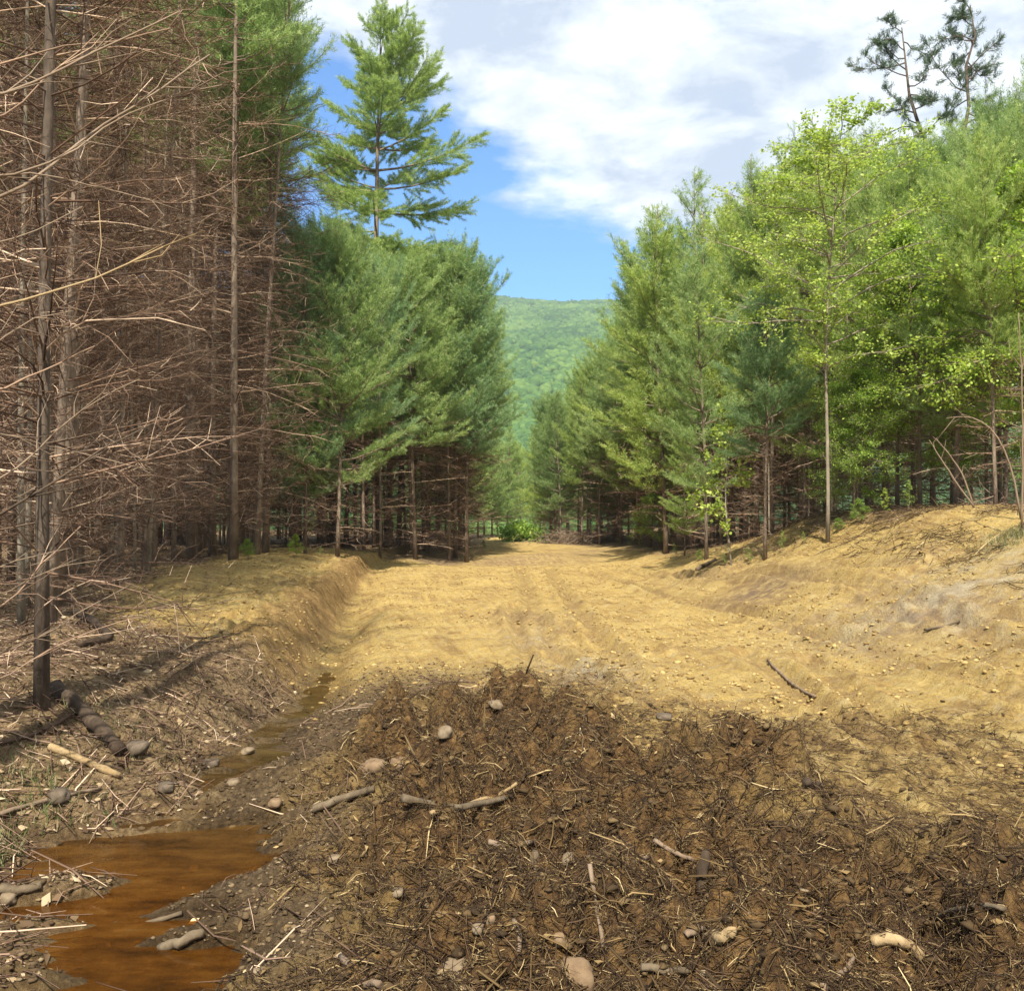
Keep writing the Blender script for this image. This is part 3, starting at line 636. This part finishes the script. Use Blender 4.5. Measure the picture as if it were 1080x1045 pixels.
proto('seedling', broadleaf(4.2, .8, .9, .02, 3, 22, (.12, .10), 'leaf_yellow', 'bark_pale', (-.1, 0), 2, .3, per=2), 4.2)
px_tree('seedling', 'maple_sapling', 772, 596, 'small sapling with sparse yellow leaves before the dark pine stems', .8, cat='sapling')
SH = 'leafy shrubs along the top of the right bank'
for key, u, v, s, lab in (('shrub0', 962, 535, .95, 'bright green leafy shrub on the bank between maple and bare saplings'),
                          ('shrub1', 1010, 520, .95, 'taller broadleaf shrub crowding the bank top behind the arched saplings'),
                          ('shrub1', 1075, 505, 1.0, 'broadleaf shrub at the outer end of the right bank'),
                          ('shrub1', 925, 535, .9, 'broadleaf shrub filling the gap beside the young maple')
                          ):
    px_tree(key, 'leafy_shrub', u, v, lab, s, SH, cat='shrub')
p = ground_at(1060, 480) if False else None
EDGE = 'young growth along the foot of the right woods'
for key, u, v, top, lab in (('low0', 585, 566, 470, 'small bushy young pine at the far foot of the right woods'), ('low0', 612, 562, 452, 'young pine with boughs to the ground, far along the right woods'),
                            ('shrub0', 690, 580, 520, 'small leafy shrub between bare stems at the bend of the bank'), ('low1', 722, 586, 455, 'young pine with boughs to the ground in front of the dark stems'),
                            ('shrub0', 652, 566, 525, 'low leafy shrub behind the brush heap'), ('shrub1', 900, 548, 395, 'leafy shrub in front of the dark gap behind the maple'),
                            ('shrub1', 985, 520, 330, 'tall leafy shrub over the leaning bare pair'), ('shrub1', 1045, 505, 250, 'tall leafy shrub with light green top over the arched sapling')):
    px_tree(key, 'young_pine' if key[0] == 'l' else 'leafy_shrub', u, v, lab, group=EDGE, top=top, cat='tree' if key[0] == 'l' else 'shrub')
for x, y, s, lab in ((9.2, 17.5, 1.25, 'tall broadleaf with round leaves over the right bank'), (8.4, 20.5, 1.15, 'broadleaf tree behind the leafy shrubs of the right bank'), (10.8, 20., 1.5, 'largest broadleaf crown at the outer right of the bank')):
    place('shrub1', 'broadleaf_tree', x, y, s=.8*fit('shrub1', x, y, s), label=lab, group='broadleaf trees on the right bank')
for u, v in ((650, 572), (676, 577), (712, 588), (738, 592), (764, 597), (790, 596), (826, 583), (848, 574), (884, 562), (905, 552), (935, 545), (958, 540), (1000, 530), (1040, 528), (1066, 530), (312, 588), (338, 588), (262, 590), (510, 578)):
    px_tree(pick('shrub0', 'seedling'), 'seedling', u, v, 'small green leafy seedling sprouting at the foot of the woods', R.uniform(.05, .13), 'seedlings at the foot of the woods', cat='seedling')
# bare leaning saplings drawn on the bank
def stem(name, pix, d, r0, label, cat='sapling', m='dead_pale', group=None, twigs=7, parent=None, dd=0.):
    pts = []
    for i, (u, v) in enumerate(pix):
        pts.append(at(u, v, d+dd*i/(len(pix)-1)))
    pts = np.array(pts); tt = np.linspace(0, len(pix)-1, 12)
    P = np.stack([np.interp(tt, np.arange(len(pix)), pts[:, k]) for k in range(3)], -1)
    for _ in range(2): P[1:-1] = .5*P[1:-1]+.25*(P[:-2]+P[2:])
    P[1:-1] += R.normal(0, .004, P[1:-1].shape)
    bg_ = Bag(); rad = r0*np.linspace(1, .3, 12); org = P[0].copy() if parent is None else np.zeros(3)
    bg_.tube((P-org)[None], rad[None], 6, .6)
    if twigs:
        k = R.integers(3, 11, twigs); tg = unit(np.gradient(P, axis=0))[k]; L = np.linalg.norm(P[-1]-P[0])*R.uniform(.08, .25, (twigs, 1))
        d1 = unit(tg+R.normal(0, .5, (twigs, 3))); d2 = unit(d1+R.normal(0, .3, (twigs, 3)))
        Q = np.stack((P[k], P[k]+d1*L*.5, P[k]+d1*L*.5+d2*L*.5), 1)-org
        bg_.tube(Q, np.tile((r0*.4, r0*.28, r0*.12), (twigs, 1)), 4)
    me = bg_.mesh(name, [M[m]], True)
    return ob(name, me, parent, org if parent is None else None, label=label, cat=cat, group=group)
LS = 'bare leaning saplings on the right bank'
for pix, lab in ((((1077, 548), (1070, 505), (1058, 466), (1040, 444), (1018, 438), (998, 441)), 'bare grey sapling arching over beside the outer bank end'),
                 (((1029, 537), (1008, 508), (990, 480), (980, 464)), 'bare sapling leaning away from the bank, second of a leaning pair'),
                 (((1027, 535), (1016, 500), (1000, 478), (988, 463)), 'thinner bare sapling leaning beside its pair'),
                 (((1085, 470), (1060, 462), (1040, 460), (1022, 458)), 'bare branchy stem lying nearly level across the shrubs'),
                 (((1090, 420), (1060, 385), (1035, 370), (1012, 366), (975, 358)), 'long bare stem arching high through the shrub leaves'),
                 (((1078, 560), (1079, 480), (1078, 400), (1074, 330)), 'straight bare grey stem at the outer end of the bank'),
                 (((850, 566), (862, 552), (868, 548)), 'short bare leaning stick at the foot of the maple')):
    g = ground_at(min(pix[0][0], 1079), max(pix[0][1], 530)); stem('bare_sapling', pix, g[1], .017 if len(pix) > 3 else .012, lab, group=LS)

# ------------------------------------------------------------------ near dead pines beside the photographer: long bare branches reach over the ditch
def near_pine(x, y, label, branches):
    ln = trunk_line(9., 8, .08); root = ob('pine_tree', None, None, (x, y, hz(x, y)), label=label, cat='tree', group=TH)
    ob('trunk', trunk_mesh(ln, .09, M['bark']), root)
    org = np.array(root.location)
    for pix, d, r0, m in branches:
        a = at(*pix[0], d); z = a[2]-.15; s0 = np.array((x, y, max(z, .3)))
        pts = np.array([s0]+[at(u, v, d+.12*i) for i, (u, v) in enumerate(pix)])
        K = 14; seg = np.concatenate(([0], np.cumsum(np.linalg.norm(np.diff(pts, axis=0), axis=1)))); tt = np.linspace(0, seg[-1], K)
        P = np.stack([np.interp(tt, seg, pts[:, k]) for k in range(3)], -1)
        P[1:-1] = .5*P[1:-1]+.25*(P[:-2]+P[2:])
        P[1:-1] += R.normal(0, .004, P[1:-1].shape)
        b = Bag(); b.tube((P-org)[None], (r0*np.linspace(1, .35, K))[None], 6, .8)
        n = 6; k = R.integers(3, K-1, n); tg = unit(np.gradient(P, axis=0))[k]; L = R.uniform(.1, .45, (n, 1))
        d1 = unit(tg+R.normal(0, .5, (n, 3))); d2 = unit(d1+R.normal(0, .3, (n, 3)))
        b.tube(np.stack((P[k], P[k]+d1*L*.5, P[k]+d1*L*.5+d2*L*.5), 1)-org, np.tile((r0*.4, r0*.3, r0*.15), (n, 1)), 4)
        ob('branch', b.mesh('branch', [M[m]], True), root)
near_pine(-3.25, 4.4, 'dead pine off the ditch edge with long pale bare branches reaching across the thicket', [
    (((0, 214), (55, 179), (67, 157), (124, 122), (161, 100), (194, 80), (221, 58)), 4.4, .011, 'dead_pale'),
    (((60, 178), (100, 140), (124, 124), (167, 107), (234, 90)), 4.45, .008, 'dead_pale'),
    (((55, 181), (100, 197), (190, 222)), 4.5, .006, 'dead_pale'),
    (((0, 103), (33, 88), (100, 55), (190, 12)), 4.3, .010, 'dead_pale'),
    (((0, 257), (50, 238), (87, 218)), 4.2, .007, 'dead_pale'),
    (((0, 324), (43, 310), (117, 288), (207, 247)), 4.1, .009, 'wood'),
    (((0, 75), (40, 50), (120, 45), (180, 30)), 4.8, .007, 'dead'),
    (((0, 130), (60, 70), (125, 20)), 4.7, .007, 'dead')])
near_pine(-3.5, 5.4, 'dead pine beside the ditch with low grey bare branches hanging toward the water', [
    (((0, 365), (23, 337), (77, 328)), 5.2, .008, 'dead_pale'),
    (((0, 410), (60, 385), (100, 365)), 5.3, .010, 'dead'),
    (((0, 506), (20, 494), (74, 441), (110, 417), (147, 400)), 5.2, .009, 'dead_pale'),
    (((0, 544), (64, 504), (94, 481), (160, 447)), 5.0, .012, 'wood_dark'),
    (((0, 598), (33, 585), (75, 578)), 5.2, .007, 'dead_pale'),
    (((0, 454), (67, 474), (160, 496)), 5.4, .007, 'dead_pale'),
    (((0, 690), (45, 672), (85, 645), (140, 615)), 5.5, .007, 'dead_pale'),
    (((0, 645), (40, 600), (85, 555)), 5.6, .008, 'dead'),
    (((0, 720), (40, 690), (110, 660), (150, 650)), 5.3, .006, 'dead'),
    (((0, 630), (50, 600), (110, 590)), 5.4, .006, 'dead_pale')])

# ------------------------------------------------------------------ single stones, logs and sticks
def rock(u, v, wpx, hpx, m, label, name='stone', group='stones on the churned ground', sink=.4):
    p = ground_at(u, v); k = p[1]/F; rx = wpx*k/2; rz = hpx*k/2
    import bmesh
    bm = bmesh.new(); bmesh.ops.create_icosphere(bm, subdivisions=3, radius=1)
    a = R.uniform(0, 50, 3)
    for q in bm.verts:
        c = q.co; n = float(fbm(np.array([c.x*1.1+a[0]+c.z]), np.array([c.y*1.1+a[1]-c.z*.7]), 3, 5)[0])
        f = 1+.42*n; q.co = Vector((max(-.93, min(.93, c.x*f+c.z*.1))*rx*1.1, max(-.93, min(.95, c.y*f))*rx*.95, max(-.8, min(.8, c.z*f+.15*c.y))*rz*1.15))
    me = bpy.data.meshes.new('stone'); bm.to_mesh(me); bm.free(); me.materials.append(M[m])
    for f in me.polygons: f.use_smooth = True
    ob(name, me, None, (p[0], p[1], p[2]+rz*(1-2*sink)), R.uniform(-.4, .4), label=label, cat='stone', group=group)
for a in ((392, 818, 27, 17, 'stone_tan', 'left one of two round tan stones beside each other on the dark mulch'),
          (422, 811, 25, 17, 'stone_tan', 'right one of two round tan stones, slightly angular'),
          (470, 774, 15, 13, 'stone_pale', 'small pale block of stone near the top of the mulch mound'),
          (480, 1027, 26, 26, 'stone_pale', 'pale upright rock at the front of the mulch beside thin sticks'),
          (608, 1040, 34, 40, 'stone_tan', 'large tan rounded rock standing in the front mulch'),
          (590, 1003, 12, 14, 'stone_tan', 'small ochre stone just above the large tan rock'),
          (504, 982, 13, 12, 'stone_pale', 'pale pebble sized stone on mulch above the upright rock'),
          (517, 974, 12, 12, 'stone_tan', 'yellowish stone touching a pale one on the mulch'),
          (353, 907, 13, 8, 'stone_pale', 'flat white stone on brown gravelly soil'),
          (418, 946, 14, 9, 'stone_pale', 'pair forming white stone beside twigs in mid mulch'),
          (600, 915, 14, 14, 'stone_pale', 'cream stone beside an upright wood chip'),
          (525, 748, 20, 9, 'stone_pale', 'pale stone on the crest of the mulch mound'),
          (62, 845, 22, 16, 'stone_grey', 'grey stone under the split pale log'),
          (205, 918, 11, 7, 'stone_pale', 'white stone on the gravel bar between the amber pools'),
          (8, 952, 18, 14, 'stone_pale', 'yellowish stone at the foot of the grassy bank'),
          (175, 835, 16, 10, 'stone_grey', 'grey brown stone at the head of the amber water'),
          (222, 808, 18, 10, 'stone_grey', 'flat grey stone beside the shallow olive puddle'),
          (262, 795, 14, 8, 'stone_pale', 'pale stone at the edge of the olive puddle'),
          (290, 848, 15, 10, 'stone_tan', 'brown rounded stone on the gravel beside the ditch'),
          (246, 826, 12, 7, 'stone_pale', 'small light stone among ditch gravel'),
          (146, 790, 26, 16, 'stone_grey', 'dark rounded stone above the head of the amber water'),
          (700, 757, 16, 6, 'stone_grey', 'flat grey stone where mulch meets the clay'),
          (270, 1025, 9, 6, 'stone_pale', 'tiny pale stone in the front amber pool')):
    rock(*a)
def log(pix, rpx, m, label, name='stick', cat='stick', group='sticks and logs on the ground', split=False, lift=.85, ends=(1, .8)):
    g = [ground_at(min(max(u, 0), 1079), v) for u, v in pix]
    k = g[0][1]/F; r = rpx*k/2
    pts = np.array([at(u, v, gg[1])+np.array((0, 0, r*lift)) for (u, v), gg in zip(pix, g)])
    n = 10; tt = np.linspace(0, len(pts)-1, n); P = np.stack([np.interp(tt, np.arange(len(pts)), pts[:, j]) for j in range(3)], -1)
    q = np.linspace(0, 1, n); gz = H(P[:, 0], P[:, 1]); P[:, 2] = np.polyval(np.polyfit(q, gz, 2 if len(pix) > 2 else 1), q)+r*lift+.3*max(0., float(np.max(gz-np.polyval(np.polyfit(q, gz, 2 if len(pix) > 2 else 1), q))))
    org = P[0].copy(); P = P-org; P[1:-1] += R.normal(0, r*.10, P[1:-1].shape)
    sides = 9; V, q, idx = tubes(P[None], (r*np.linspace(*ends, n)*R.uniform(.95, 1.05, n))[None], sides)
    V = V+R.normal(0, r*.06, V.shape)
    if split: V[:, 2] = np.where(V[:, 2] > np.repeat(P[:, 2], sides), np.repeat(P[:, 2], sides)+(V[:, 2]-np.repeat(P[:, 2], sides))*.25, V[:, 2])
    me = mesh(name, V, [q, idx[:, -1], idx[:, 0, ::-1]], {'rnd': R.random(len(V))*.4}, [M[m]], smooth=not split)
    return ob(name, me, None, org, label=label, cat=cat, group=group)
for a in ((((58, 737), (95, 772), (126, 802)), 17, 'wood_dark', 'dark fallen log sloping down from the nearest pine foot to the water', 'fallen_log', 'log'),
          (((66, 738), (98, 768), (122, 795)), 6, 'wood', 'pale split sliver lying along the dark fallen log', 'split_wood', 'log'),
          (((52, 792), (90, 808), (126, 825)), 9, 'wood', 'yellow split log lying above the grey stone', 'split_log', 'log'),
          (((0, 862), (55, 846), (106, 836)), 5, 'dead_pale', 'long straight pale stick lying on the grassy bank'),
          (((0, 893), (50, 905), (112, 921)), 4, 'dead_pale', 'thin pale stick dipping toward the amber water'),
          (((0, 943), (22, 946), (44, 949)), 11, 'wood_grey', 'thick grey branch stub at the foot of the grassy bank', 'branch_stub'),
          (((170, 1007), (192, 999), (214, 990)), 12, 'wood_grey', 'short grey log end at the edge of the front amber pool', 'log_piece', 'log'),
          (((120, 986), (155, 977), (192, 968)), 6, 'wood_grey', 'grey stick lying across the amber water'),
          (((80, 650), (98, 660), (116, 676)), 9, 'wood_dark', 'dark broken branch lying on the leafy bank', 'fallen_branch', 'branch'),
          (((116, 677), (100, 680), (84, 684)), 9, 'wood_dark', 'dark branch end meeting a broken branch on the leafy bank', 'fallen_branch', 'branch'),
          (((0, 790), (40, 775), (80, 752)), 5, 'dead', 'brown stick lying below the nearest pine foot'),
          (((425, 872), (480, 858), (540, 842)), 9, 'wood_grey', 'long half buried branch across the middle mulch', 'half_buried_branch', 'branch'),
          (((330, 858), (365, 846), (395, 838)), 9, 'wood_grey', 'half buried branch on the soil below the two round stones', 'half_buried_branch', 'branch'),
          (((455, 870), (505, 862), (545, 848)), 5, 'wood', 'yellowish strip of wood along the half buried branch', 'split_wood'),
          (((515, 898), (540, 893), (562, 889)), 7, 'dead_pale', 'pale bark strip beside the dark hollow in mid mulch', 'bark_strip', 'bark'),
          (((542, 972), (548, 990), (547, 1012)), 6, 'dead_pale', 'pale curved stick on the front mulch'),
          (((462, 1030), (480, 1045), (496, 1052)), 14, 'wood', 'tan log end at the lower front beside the pale rock', 'log_piece', 'log'),
          (((360, 1020), (385, 1040), (400, 1050)), 8, 'dead_pale', 'grey brown stick pointing to the lower front edge'),
          (((676, 1032), (700, 1026), (728, 1019)), 9, 'wood_grey', 'grey weathered stick in the front mulch'),
          (((745, 1001), (760, 1001), (775, 1000)), 14, 'wood', 'short pale cut wood chunk with square end', 'wood_chunk', 'wood chunk'),
          (((723, 996), (732, 991), (742, 986)), 8, 'dead_pale', 'small pale wood piece above the square cut chunk', 'wood_chunk', 'wood chunk'),
          (((920, 1001), (945, 1007), (972, 1013)), 14, 'wood', 'yellow tan branch piece at the front right mulch', 'log_piece', 'log'),
          (((868, 1045), (885, 1038), (900, 1030)), 8, 'dead_pale', 'pale bent stick at the lower edge left of the yellow branch piece'),
          (((985, 968), (1020, 978), (1060, 990)), 6, 'wood_grey', 'long brown root lying in the right mulch', 'root', 'root'),
          (((616, 910), (650, 906), (690, 898)), 5, 'dead_pale', 'pale wavy root lying on the mulch', 'root', 'root'),
          (((690, 902), (712, 907), (732, 911)), 5, 'dead_pale', 'short pale root ending at the dark stub', 'root', 'root'),
          (((622, 935), (632, 970), (640, 1005)), 5, 'dead_pale', 'pale upright twig of a forked root in the front mulch', 'root', 'root'),
          (((810, 700), (835, 722), (860, 740)), 3, 'dead_pale', 'thin rod added to draw the pale ridge and dark rut of the clay wheel track', 'rut_line', 'pole'),  # added rod in place of the track's pale ridge and dark rut, no real pole
          (((735, 602), (747, 596), (755, 592)), 4, 'wood_grey', 'dark stick lying at the foot of the right woods'),
          (((975, 668), (995, 662), (1012, 656)), 3, 'wood_grey', 'thin dark rod added for the shade of a small crease in the right slope'),  # dark rod added to draw the shaded line of a small soil crease
          (((850, 836), (858, 832), (866, 826)), 9, 'wood_dark', 'dark clump of rotten wood at the mulch edge', 'rotten_wood', 'wood chunk')):
    log(*a)
# a dark stub standing up, and an upright chip
for u, v, wp, hp, m, lab, nm in ((740, 938, 14, 36, 'wood_dark', 'black rotten stub standing upright in the mulch', 'wood_stub'), (561, 926, 13, 28, 'wood_grey', 'grey upright wood chip standing in the mulch', 'wood_chip')):
    p = ground_at(u, v); k = p[1]/F; b = Bag()
    z = np.linspace(-.03, hp*k, 6); P = np.stack((z*.12+R.normal(0, .003, 6), z*0, z), -1)
    b.tube(P[None], (wp*k/2*np.array([1.1, 1, .9, .95, .8, .5]))[None], 7, .2)
    ob(nm, b.mesh(nm, [M[m]]), None, p, label=lab, cat='wood piece')
# brush heap at the foot of the far right woods
p = ground_at(622, 573); b = Bag(); n = 420
st = np.stack((R.normal(0, 1.3, n), R.normal(0, .7, n), np.abs(R.normal(0, .3, n))), -1); d = unit(R.normal(0, 1, (n, 3))*np.array((1, .7, .45))+np.array((.1, 0, .25)))
L = R.uniform(.5, 1.7, (n, 1)); b.tube(np.stack((st-d*L*.5, st+R.normal(0, .05, st.shape), st+d*L*.5), 1), np.tile((.02, .016, .006), (n, 1)), 4)
ob('brush_heap', b.mesh('brush_heap', [M['dead_pale']]), None, p, label='heap of pale cut brush at the foot of the far right woods', cat='brush heap')
b = Bag(); n = 1500
CC = R.normal(0, 1, (n, 3))*np.array((.65, .5, .32))+np.array((0, 0, .4)); V, fs, r = leaves(CC, unit(CC), 2, .2, .15, .8)
p = ground_at(548, 571); ob('leafy_bush', mesh('leafy_bush', V, fs, {'rnd': r}, [M['leaf']]), None, p+np.array((0, 0, .1)), label='bright sunlit green bush at the far end of the track', cat='bush')

# ------------------------------------------------------------------ uncountable litter on the ground
def lay(n, f, xr, yr, w, power=1.):
    """n points where weight w(x, y) is high; denser near the camera"""
    out = []; tot = 0
    while tot < n:
        x = R.uniform(*xr, 60000); y = yr[0]*(yr[1]/yr[0])**R.random(60000)
        k = R.random(60000) < w(x, y); out.append(np.stack((x[k], y[k]), -1)); tot += k.sum()
    return np.concatenate(out)[:n]
inview = lambda x, y: (np.abs(x) < .56*y+.5)
def frame_at(xy):
    e = .03; x, y = xy[:, 0], xy[:, 1]; z = H(x, y)
    n = unit(np.stack((-(H(x+e, y)-z)/e, -(H(x, y+e)-z)/e, np.ones_like(x)), -1)); return np.stack((x, y, z), -1), n
def fibres(name, n, w, lmin, lmax, r, m, xr=(-6, 7), yr=(2.7, 14), tilt=.35, lift=.004):
    p, nr = frame_at(lay(n, 0, xr, yr, w)); az = R.uniform(0, 6.28, n)
    d = np.stack((np.cos(az), np.sin(az), R.normal(0, tilt, n)), -1); d = unit(d-nr*(np.sum(d*nr, 1, keepdims=True))*.8)
    L = lmin+(lmax-lmin)*R.random((n, 1))**2.2; d2 = unit(d+R.normal(0, .35, (n, 3))); up = nr*(lift+R.random((n, 1))*.012)
    P = np.stack((p-d*L*.5+up, p+up*1.6, p+d2*L*.5+up), 1); rr = r*R.uniform(.5, 1.5, (n, 1))*(.5+L/lmax)
    b = Bag(); b.tube(P, rr*np.array((.7, 1, .5)), 3, R.random(n)**1.3); ob(name, b.mesh(name, [M[m]]), kind='stuff', label=None)
def lumps(name, n, w, smin, smax, m, xr=(-6, 7), yr=(2.7, 16), flatz=.65, pw=3.):
    import bmesh
    p, nr = frame_at(lay(n, 0, xr, yr, w))
    bm = bmesh.new(); bmesh.ops.create_icosphere(bm, subdivisions=1, radius=1); bm.verts.ensure_lookup_table()
    bv = np.array([v.co[:] for v in bm.verts]); bf = np.array([[v.index for v in f.verts] for f in bm.faces]); bm.free()
    s = smin+(smax-smin)*R.random(n)**pw; k = len(bv)
    V = bv[None]*(1+R.normal(0, .3, (n, k, 1)))*s[:, None, None]*R.uniform(.55, 1.5, (n, 1, 3))*np.array((1, 1, flatz))
    az = R.uniform(0, 6.28, n); c, sn = np.cos(az)[:, None], np.sin(az)[:, None]
    V = np.stack((V[..., 0]*c-V[..., 1]*sn, V[..., 0]*sn+V[..., 1]*c, V[..., 2]), -1)+p[:, None]+nr[:, None]*(s*.2)[:, None, None]
    f = (bf[None]+(np.arange(n)*k)[:, None, None]).reshape(-1, 3)
    ob(name, mesh(name, V.reshape(-1, 3), [f], {'rnd': np.repeat(R.random(n), k)}, [M[m]]), kind='stuff')
def flakes(name, n, w, smin, smax, m, xr=(-6, 7), yr=(2.7, 14), asp=.6, tilt=.5):
    p, nr = frame_at(lay(n, 0, xr, yr, w)); az = R.uniform(0, 6.28, n)
    d = np.stack((np.cos(az), np.sin(az), R.normal(0, .3, n)), -1); nn = unit(nr+R.normal(0, tilt, (n, 3))); d = unit(d-nn*np.sum(d*nn, 1, keepdims=True)); sdv = np.cross(nn, d)
    L = (smin+(smax-smin)*R.random((n, 1))**1.8); W = L*asp*R.uniform(.5, 1.2, (n, 1)); p = p+nr*(.006+L*.12)
    V = np.stack((p-d*L*.5, p+sdv*W*.5-nn*W*.15, p+d*L*.5+nn*L*R.normal(0, .15, (n, 1)), p-sdv*W*.5-nn*W*.15), 1).reshape(-1, 3)
    i = np.arange(n*4).reshape(-1, 4); ob(name, mesh(name, V, [i[:, [0, 1, 2]], i[:, [0, 2, 3]]], {'rnd': np.repeat(R.random(n), 4)}, [M[m]]), kind='stuff')
Z_ = lambda i: (lambda x, y: zones(x, y)[i]*inview(x, y))
dry = lambda x, y: (H(x, y, False) > -.22)
fibres('mulch_fibres', 110000, lambda x, y: (zones(x, y)[0]+.3*zones(x, y)[1])*inview(x, y), .008, .10, .0014, 'fibre')
fibres('root_mat', 34000, lambda x, y: (zones(x, y)[0]+.12*zones(x, y)[1])*inview(x, y), .03, .2, .0016, 'rootfibre', tilt=.6, lift=.008)
fibres('mulch_twigs', 900, Z_(0), .10, .34, .0038, 'fibre', tilt=.5, lift=.012)
lumps('soil_clods', 13000, lambda x, y: (zones(x, y)[0]+.30*zones(x, y)[1])*inview(x, y), .004, .026, 'clod', pw=4, flatz=.5)
flakes('wood_chips', 7000, lambda x, y: (zones(x, y)[0]+.2*zones(x, y)[3])*inview(x, y), .012, .06, 'fibre', asp=.45)
lumps('ditch_gravel', 17000, lambda x, y: np.clip(zones(x, y)[3]+.08*zones(x, y)[0], 0, 1)*inview(x, y)*dry(x, y), .003, .017, 'pebble', (-4, 2), (2.8, 13), .5, 3.5)
lumps('clay_crumbs', 30000, lambda x, y: np.clip(1-zones(x, y)[0]-zones(x, y)[2]-zones(x, y)[3], 0, 1)*inview(x, y)*(fbm(x*.8, y*.8, 3, 90) > -.1), .004, .030, 'clayclod', (-7, 11), (6, 40), .5, 4.5)
flakes('fallen_leaves', 30000, lambda x, y: zones(x, y)[2]*inview(x, y)*dry(x, y), .02, .08, 'leaflit', (-12, 12), (3, 34))
fibres('bank_twigs', 16000, lambda x, y: (zones(x, y)[2]+.12*zones(x, y)[3])*inview(x, y)*dry(x, y), .06, .6, .0032, 'dead', (-12, 12), (3, 30), .3, .01)
fibres('bank_roots', 5200, lambda x, y: inview(x, y)*ss(5.2, 6.6, x)*ss(9.5, 8.2, x)*(fbm(x*.9, y*.7, 3, 37) > -.15), .06, .55, .0042, 'fibre', (4, 11), (11, 36), .5, .015)
def grass(name, spots, m='grass'):
    CC = []
    for u, v, n, sp in spots:
        p = ground_at(u, v); a = R.normal(0, sp, (n, 2))+p[:2]; a = a[H(a[:, 0], a[:, 1]) > -.2]; CC.append(np.stack((a[:, 0], a[:, 1], H(a[:, 0], a[:, 1])), -1))
    C = np.concatenate(CC); N = len(C); d = unit(R.normal(0, .45, (N, 3))+np.array((0, 0, 1))); L = R.uniform(.03, .12, (N, 1)); sdv = unit(np.cross(d, R.normal(0, 1, (N, 3))))*.0028
    bend = R.normal(0, .4, (N, 3)); bend[:, 2] = -.3; mid = C+d*L*.6; tip = mid+unit(d+bend)*L*.5
    V = np.stack((C-sdv, C+sdv, mid+sdv*.8, mid-sdv*.8, tip), 1).reshape(-1, 3); i = np.arange(N*5).reshape(-1, 5)
    ob(name, mesh(name, V, [i[:, :4], i[:, [3, 2, 4]]], {'rnd': np.repeat(R.random(N), 5)}, [M[m]]), kind='stuff')
grass('bank_grass', [(8, 905, 500, .10), (20, 850, 220, .16), (60, 870, 120, .14), (120, 775, 240, .2), (45, 825, 160, .16)])
grass('slope_grass', [(1070, 566, 900, .25), (1085, 560, 500, .3)])
# ------------------------------------------------------------------ wooded hillside: one far canopy
import bmesh
bm = bmesh.new(); bmesh.ops.create_icosphere(bm, subdivisions=2, radius=1); bm.verts.ensure_lookup_table()
bv = np.array([v.co[:] for v in bm.verts]); bf = np.array([[v.index for v in f.verts] for f in bm.faces]); bm.free()
n = 24000; y = 260+(1560-260)*R.random(n)**.8; x = (R.random(n)*2-1)*(.17*y+20)+.035*y
s = R.uniform(2.2, 4.4, n); k = len(bv)
V = bv[None]*(1+R.normal(0, .2, (n, k, 1)))*s[:, None, None]*np.array((1, 1, .95))*R.uniform(.8, 1.25, (n, 1, 3))
V = V+np.stack((x, y, H(x, y, False)+s*.7+fbm(x*.03, y*.03, 2, 81)*2), -1)[:, None]
f = (bf[None]+(np.arange(n)*k)[:, None, None]).reshape(-1, 3)
cr = np.clip(R.normal(.5, .22, n)+.6*fbm(x*.02, y*.012, 4, 83), 0, 1)
ob('hillside_forest', mesh('hillside_forest', V.reshape(-1, 3), [f], {'rnd': np.clip(np.repeat(cr, k)+R.normal(0, .12, n*k), 0, 1)}, [M['hillleaf']]), kind='stuff', label='dense green forest covering the far hillside', cat='forest')
# ------------------------------------------------------------------ air
m, t = mat('hazy_air'); v = t.n('ShaderNodeVolumePrincipled', {'Color': (.80, .90, 1, 1), 'Density': .00022, 'Anisotropy': .1})
done(t, None, v.outputs[0])
x0, x1, y0, y1, z0, z1 = -2300, 2300, -60, 2700, -40, 420
HB = [(x, y, z) for z in (z0, z1) for y in (y0, y1) for x in (x0, x1)]
ob('haze', mesh('haze', HB, [np.array([(0, 2, 3, 1), (4, 5, 7, 6), (0, 1, 5, 4), (1, 3, 7, 5), (3, 2, 6, 7), (2, 0, 4, 6)])], None, [m]), kind='stuff')
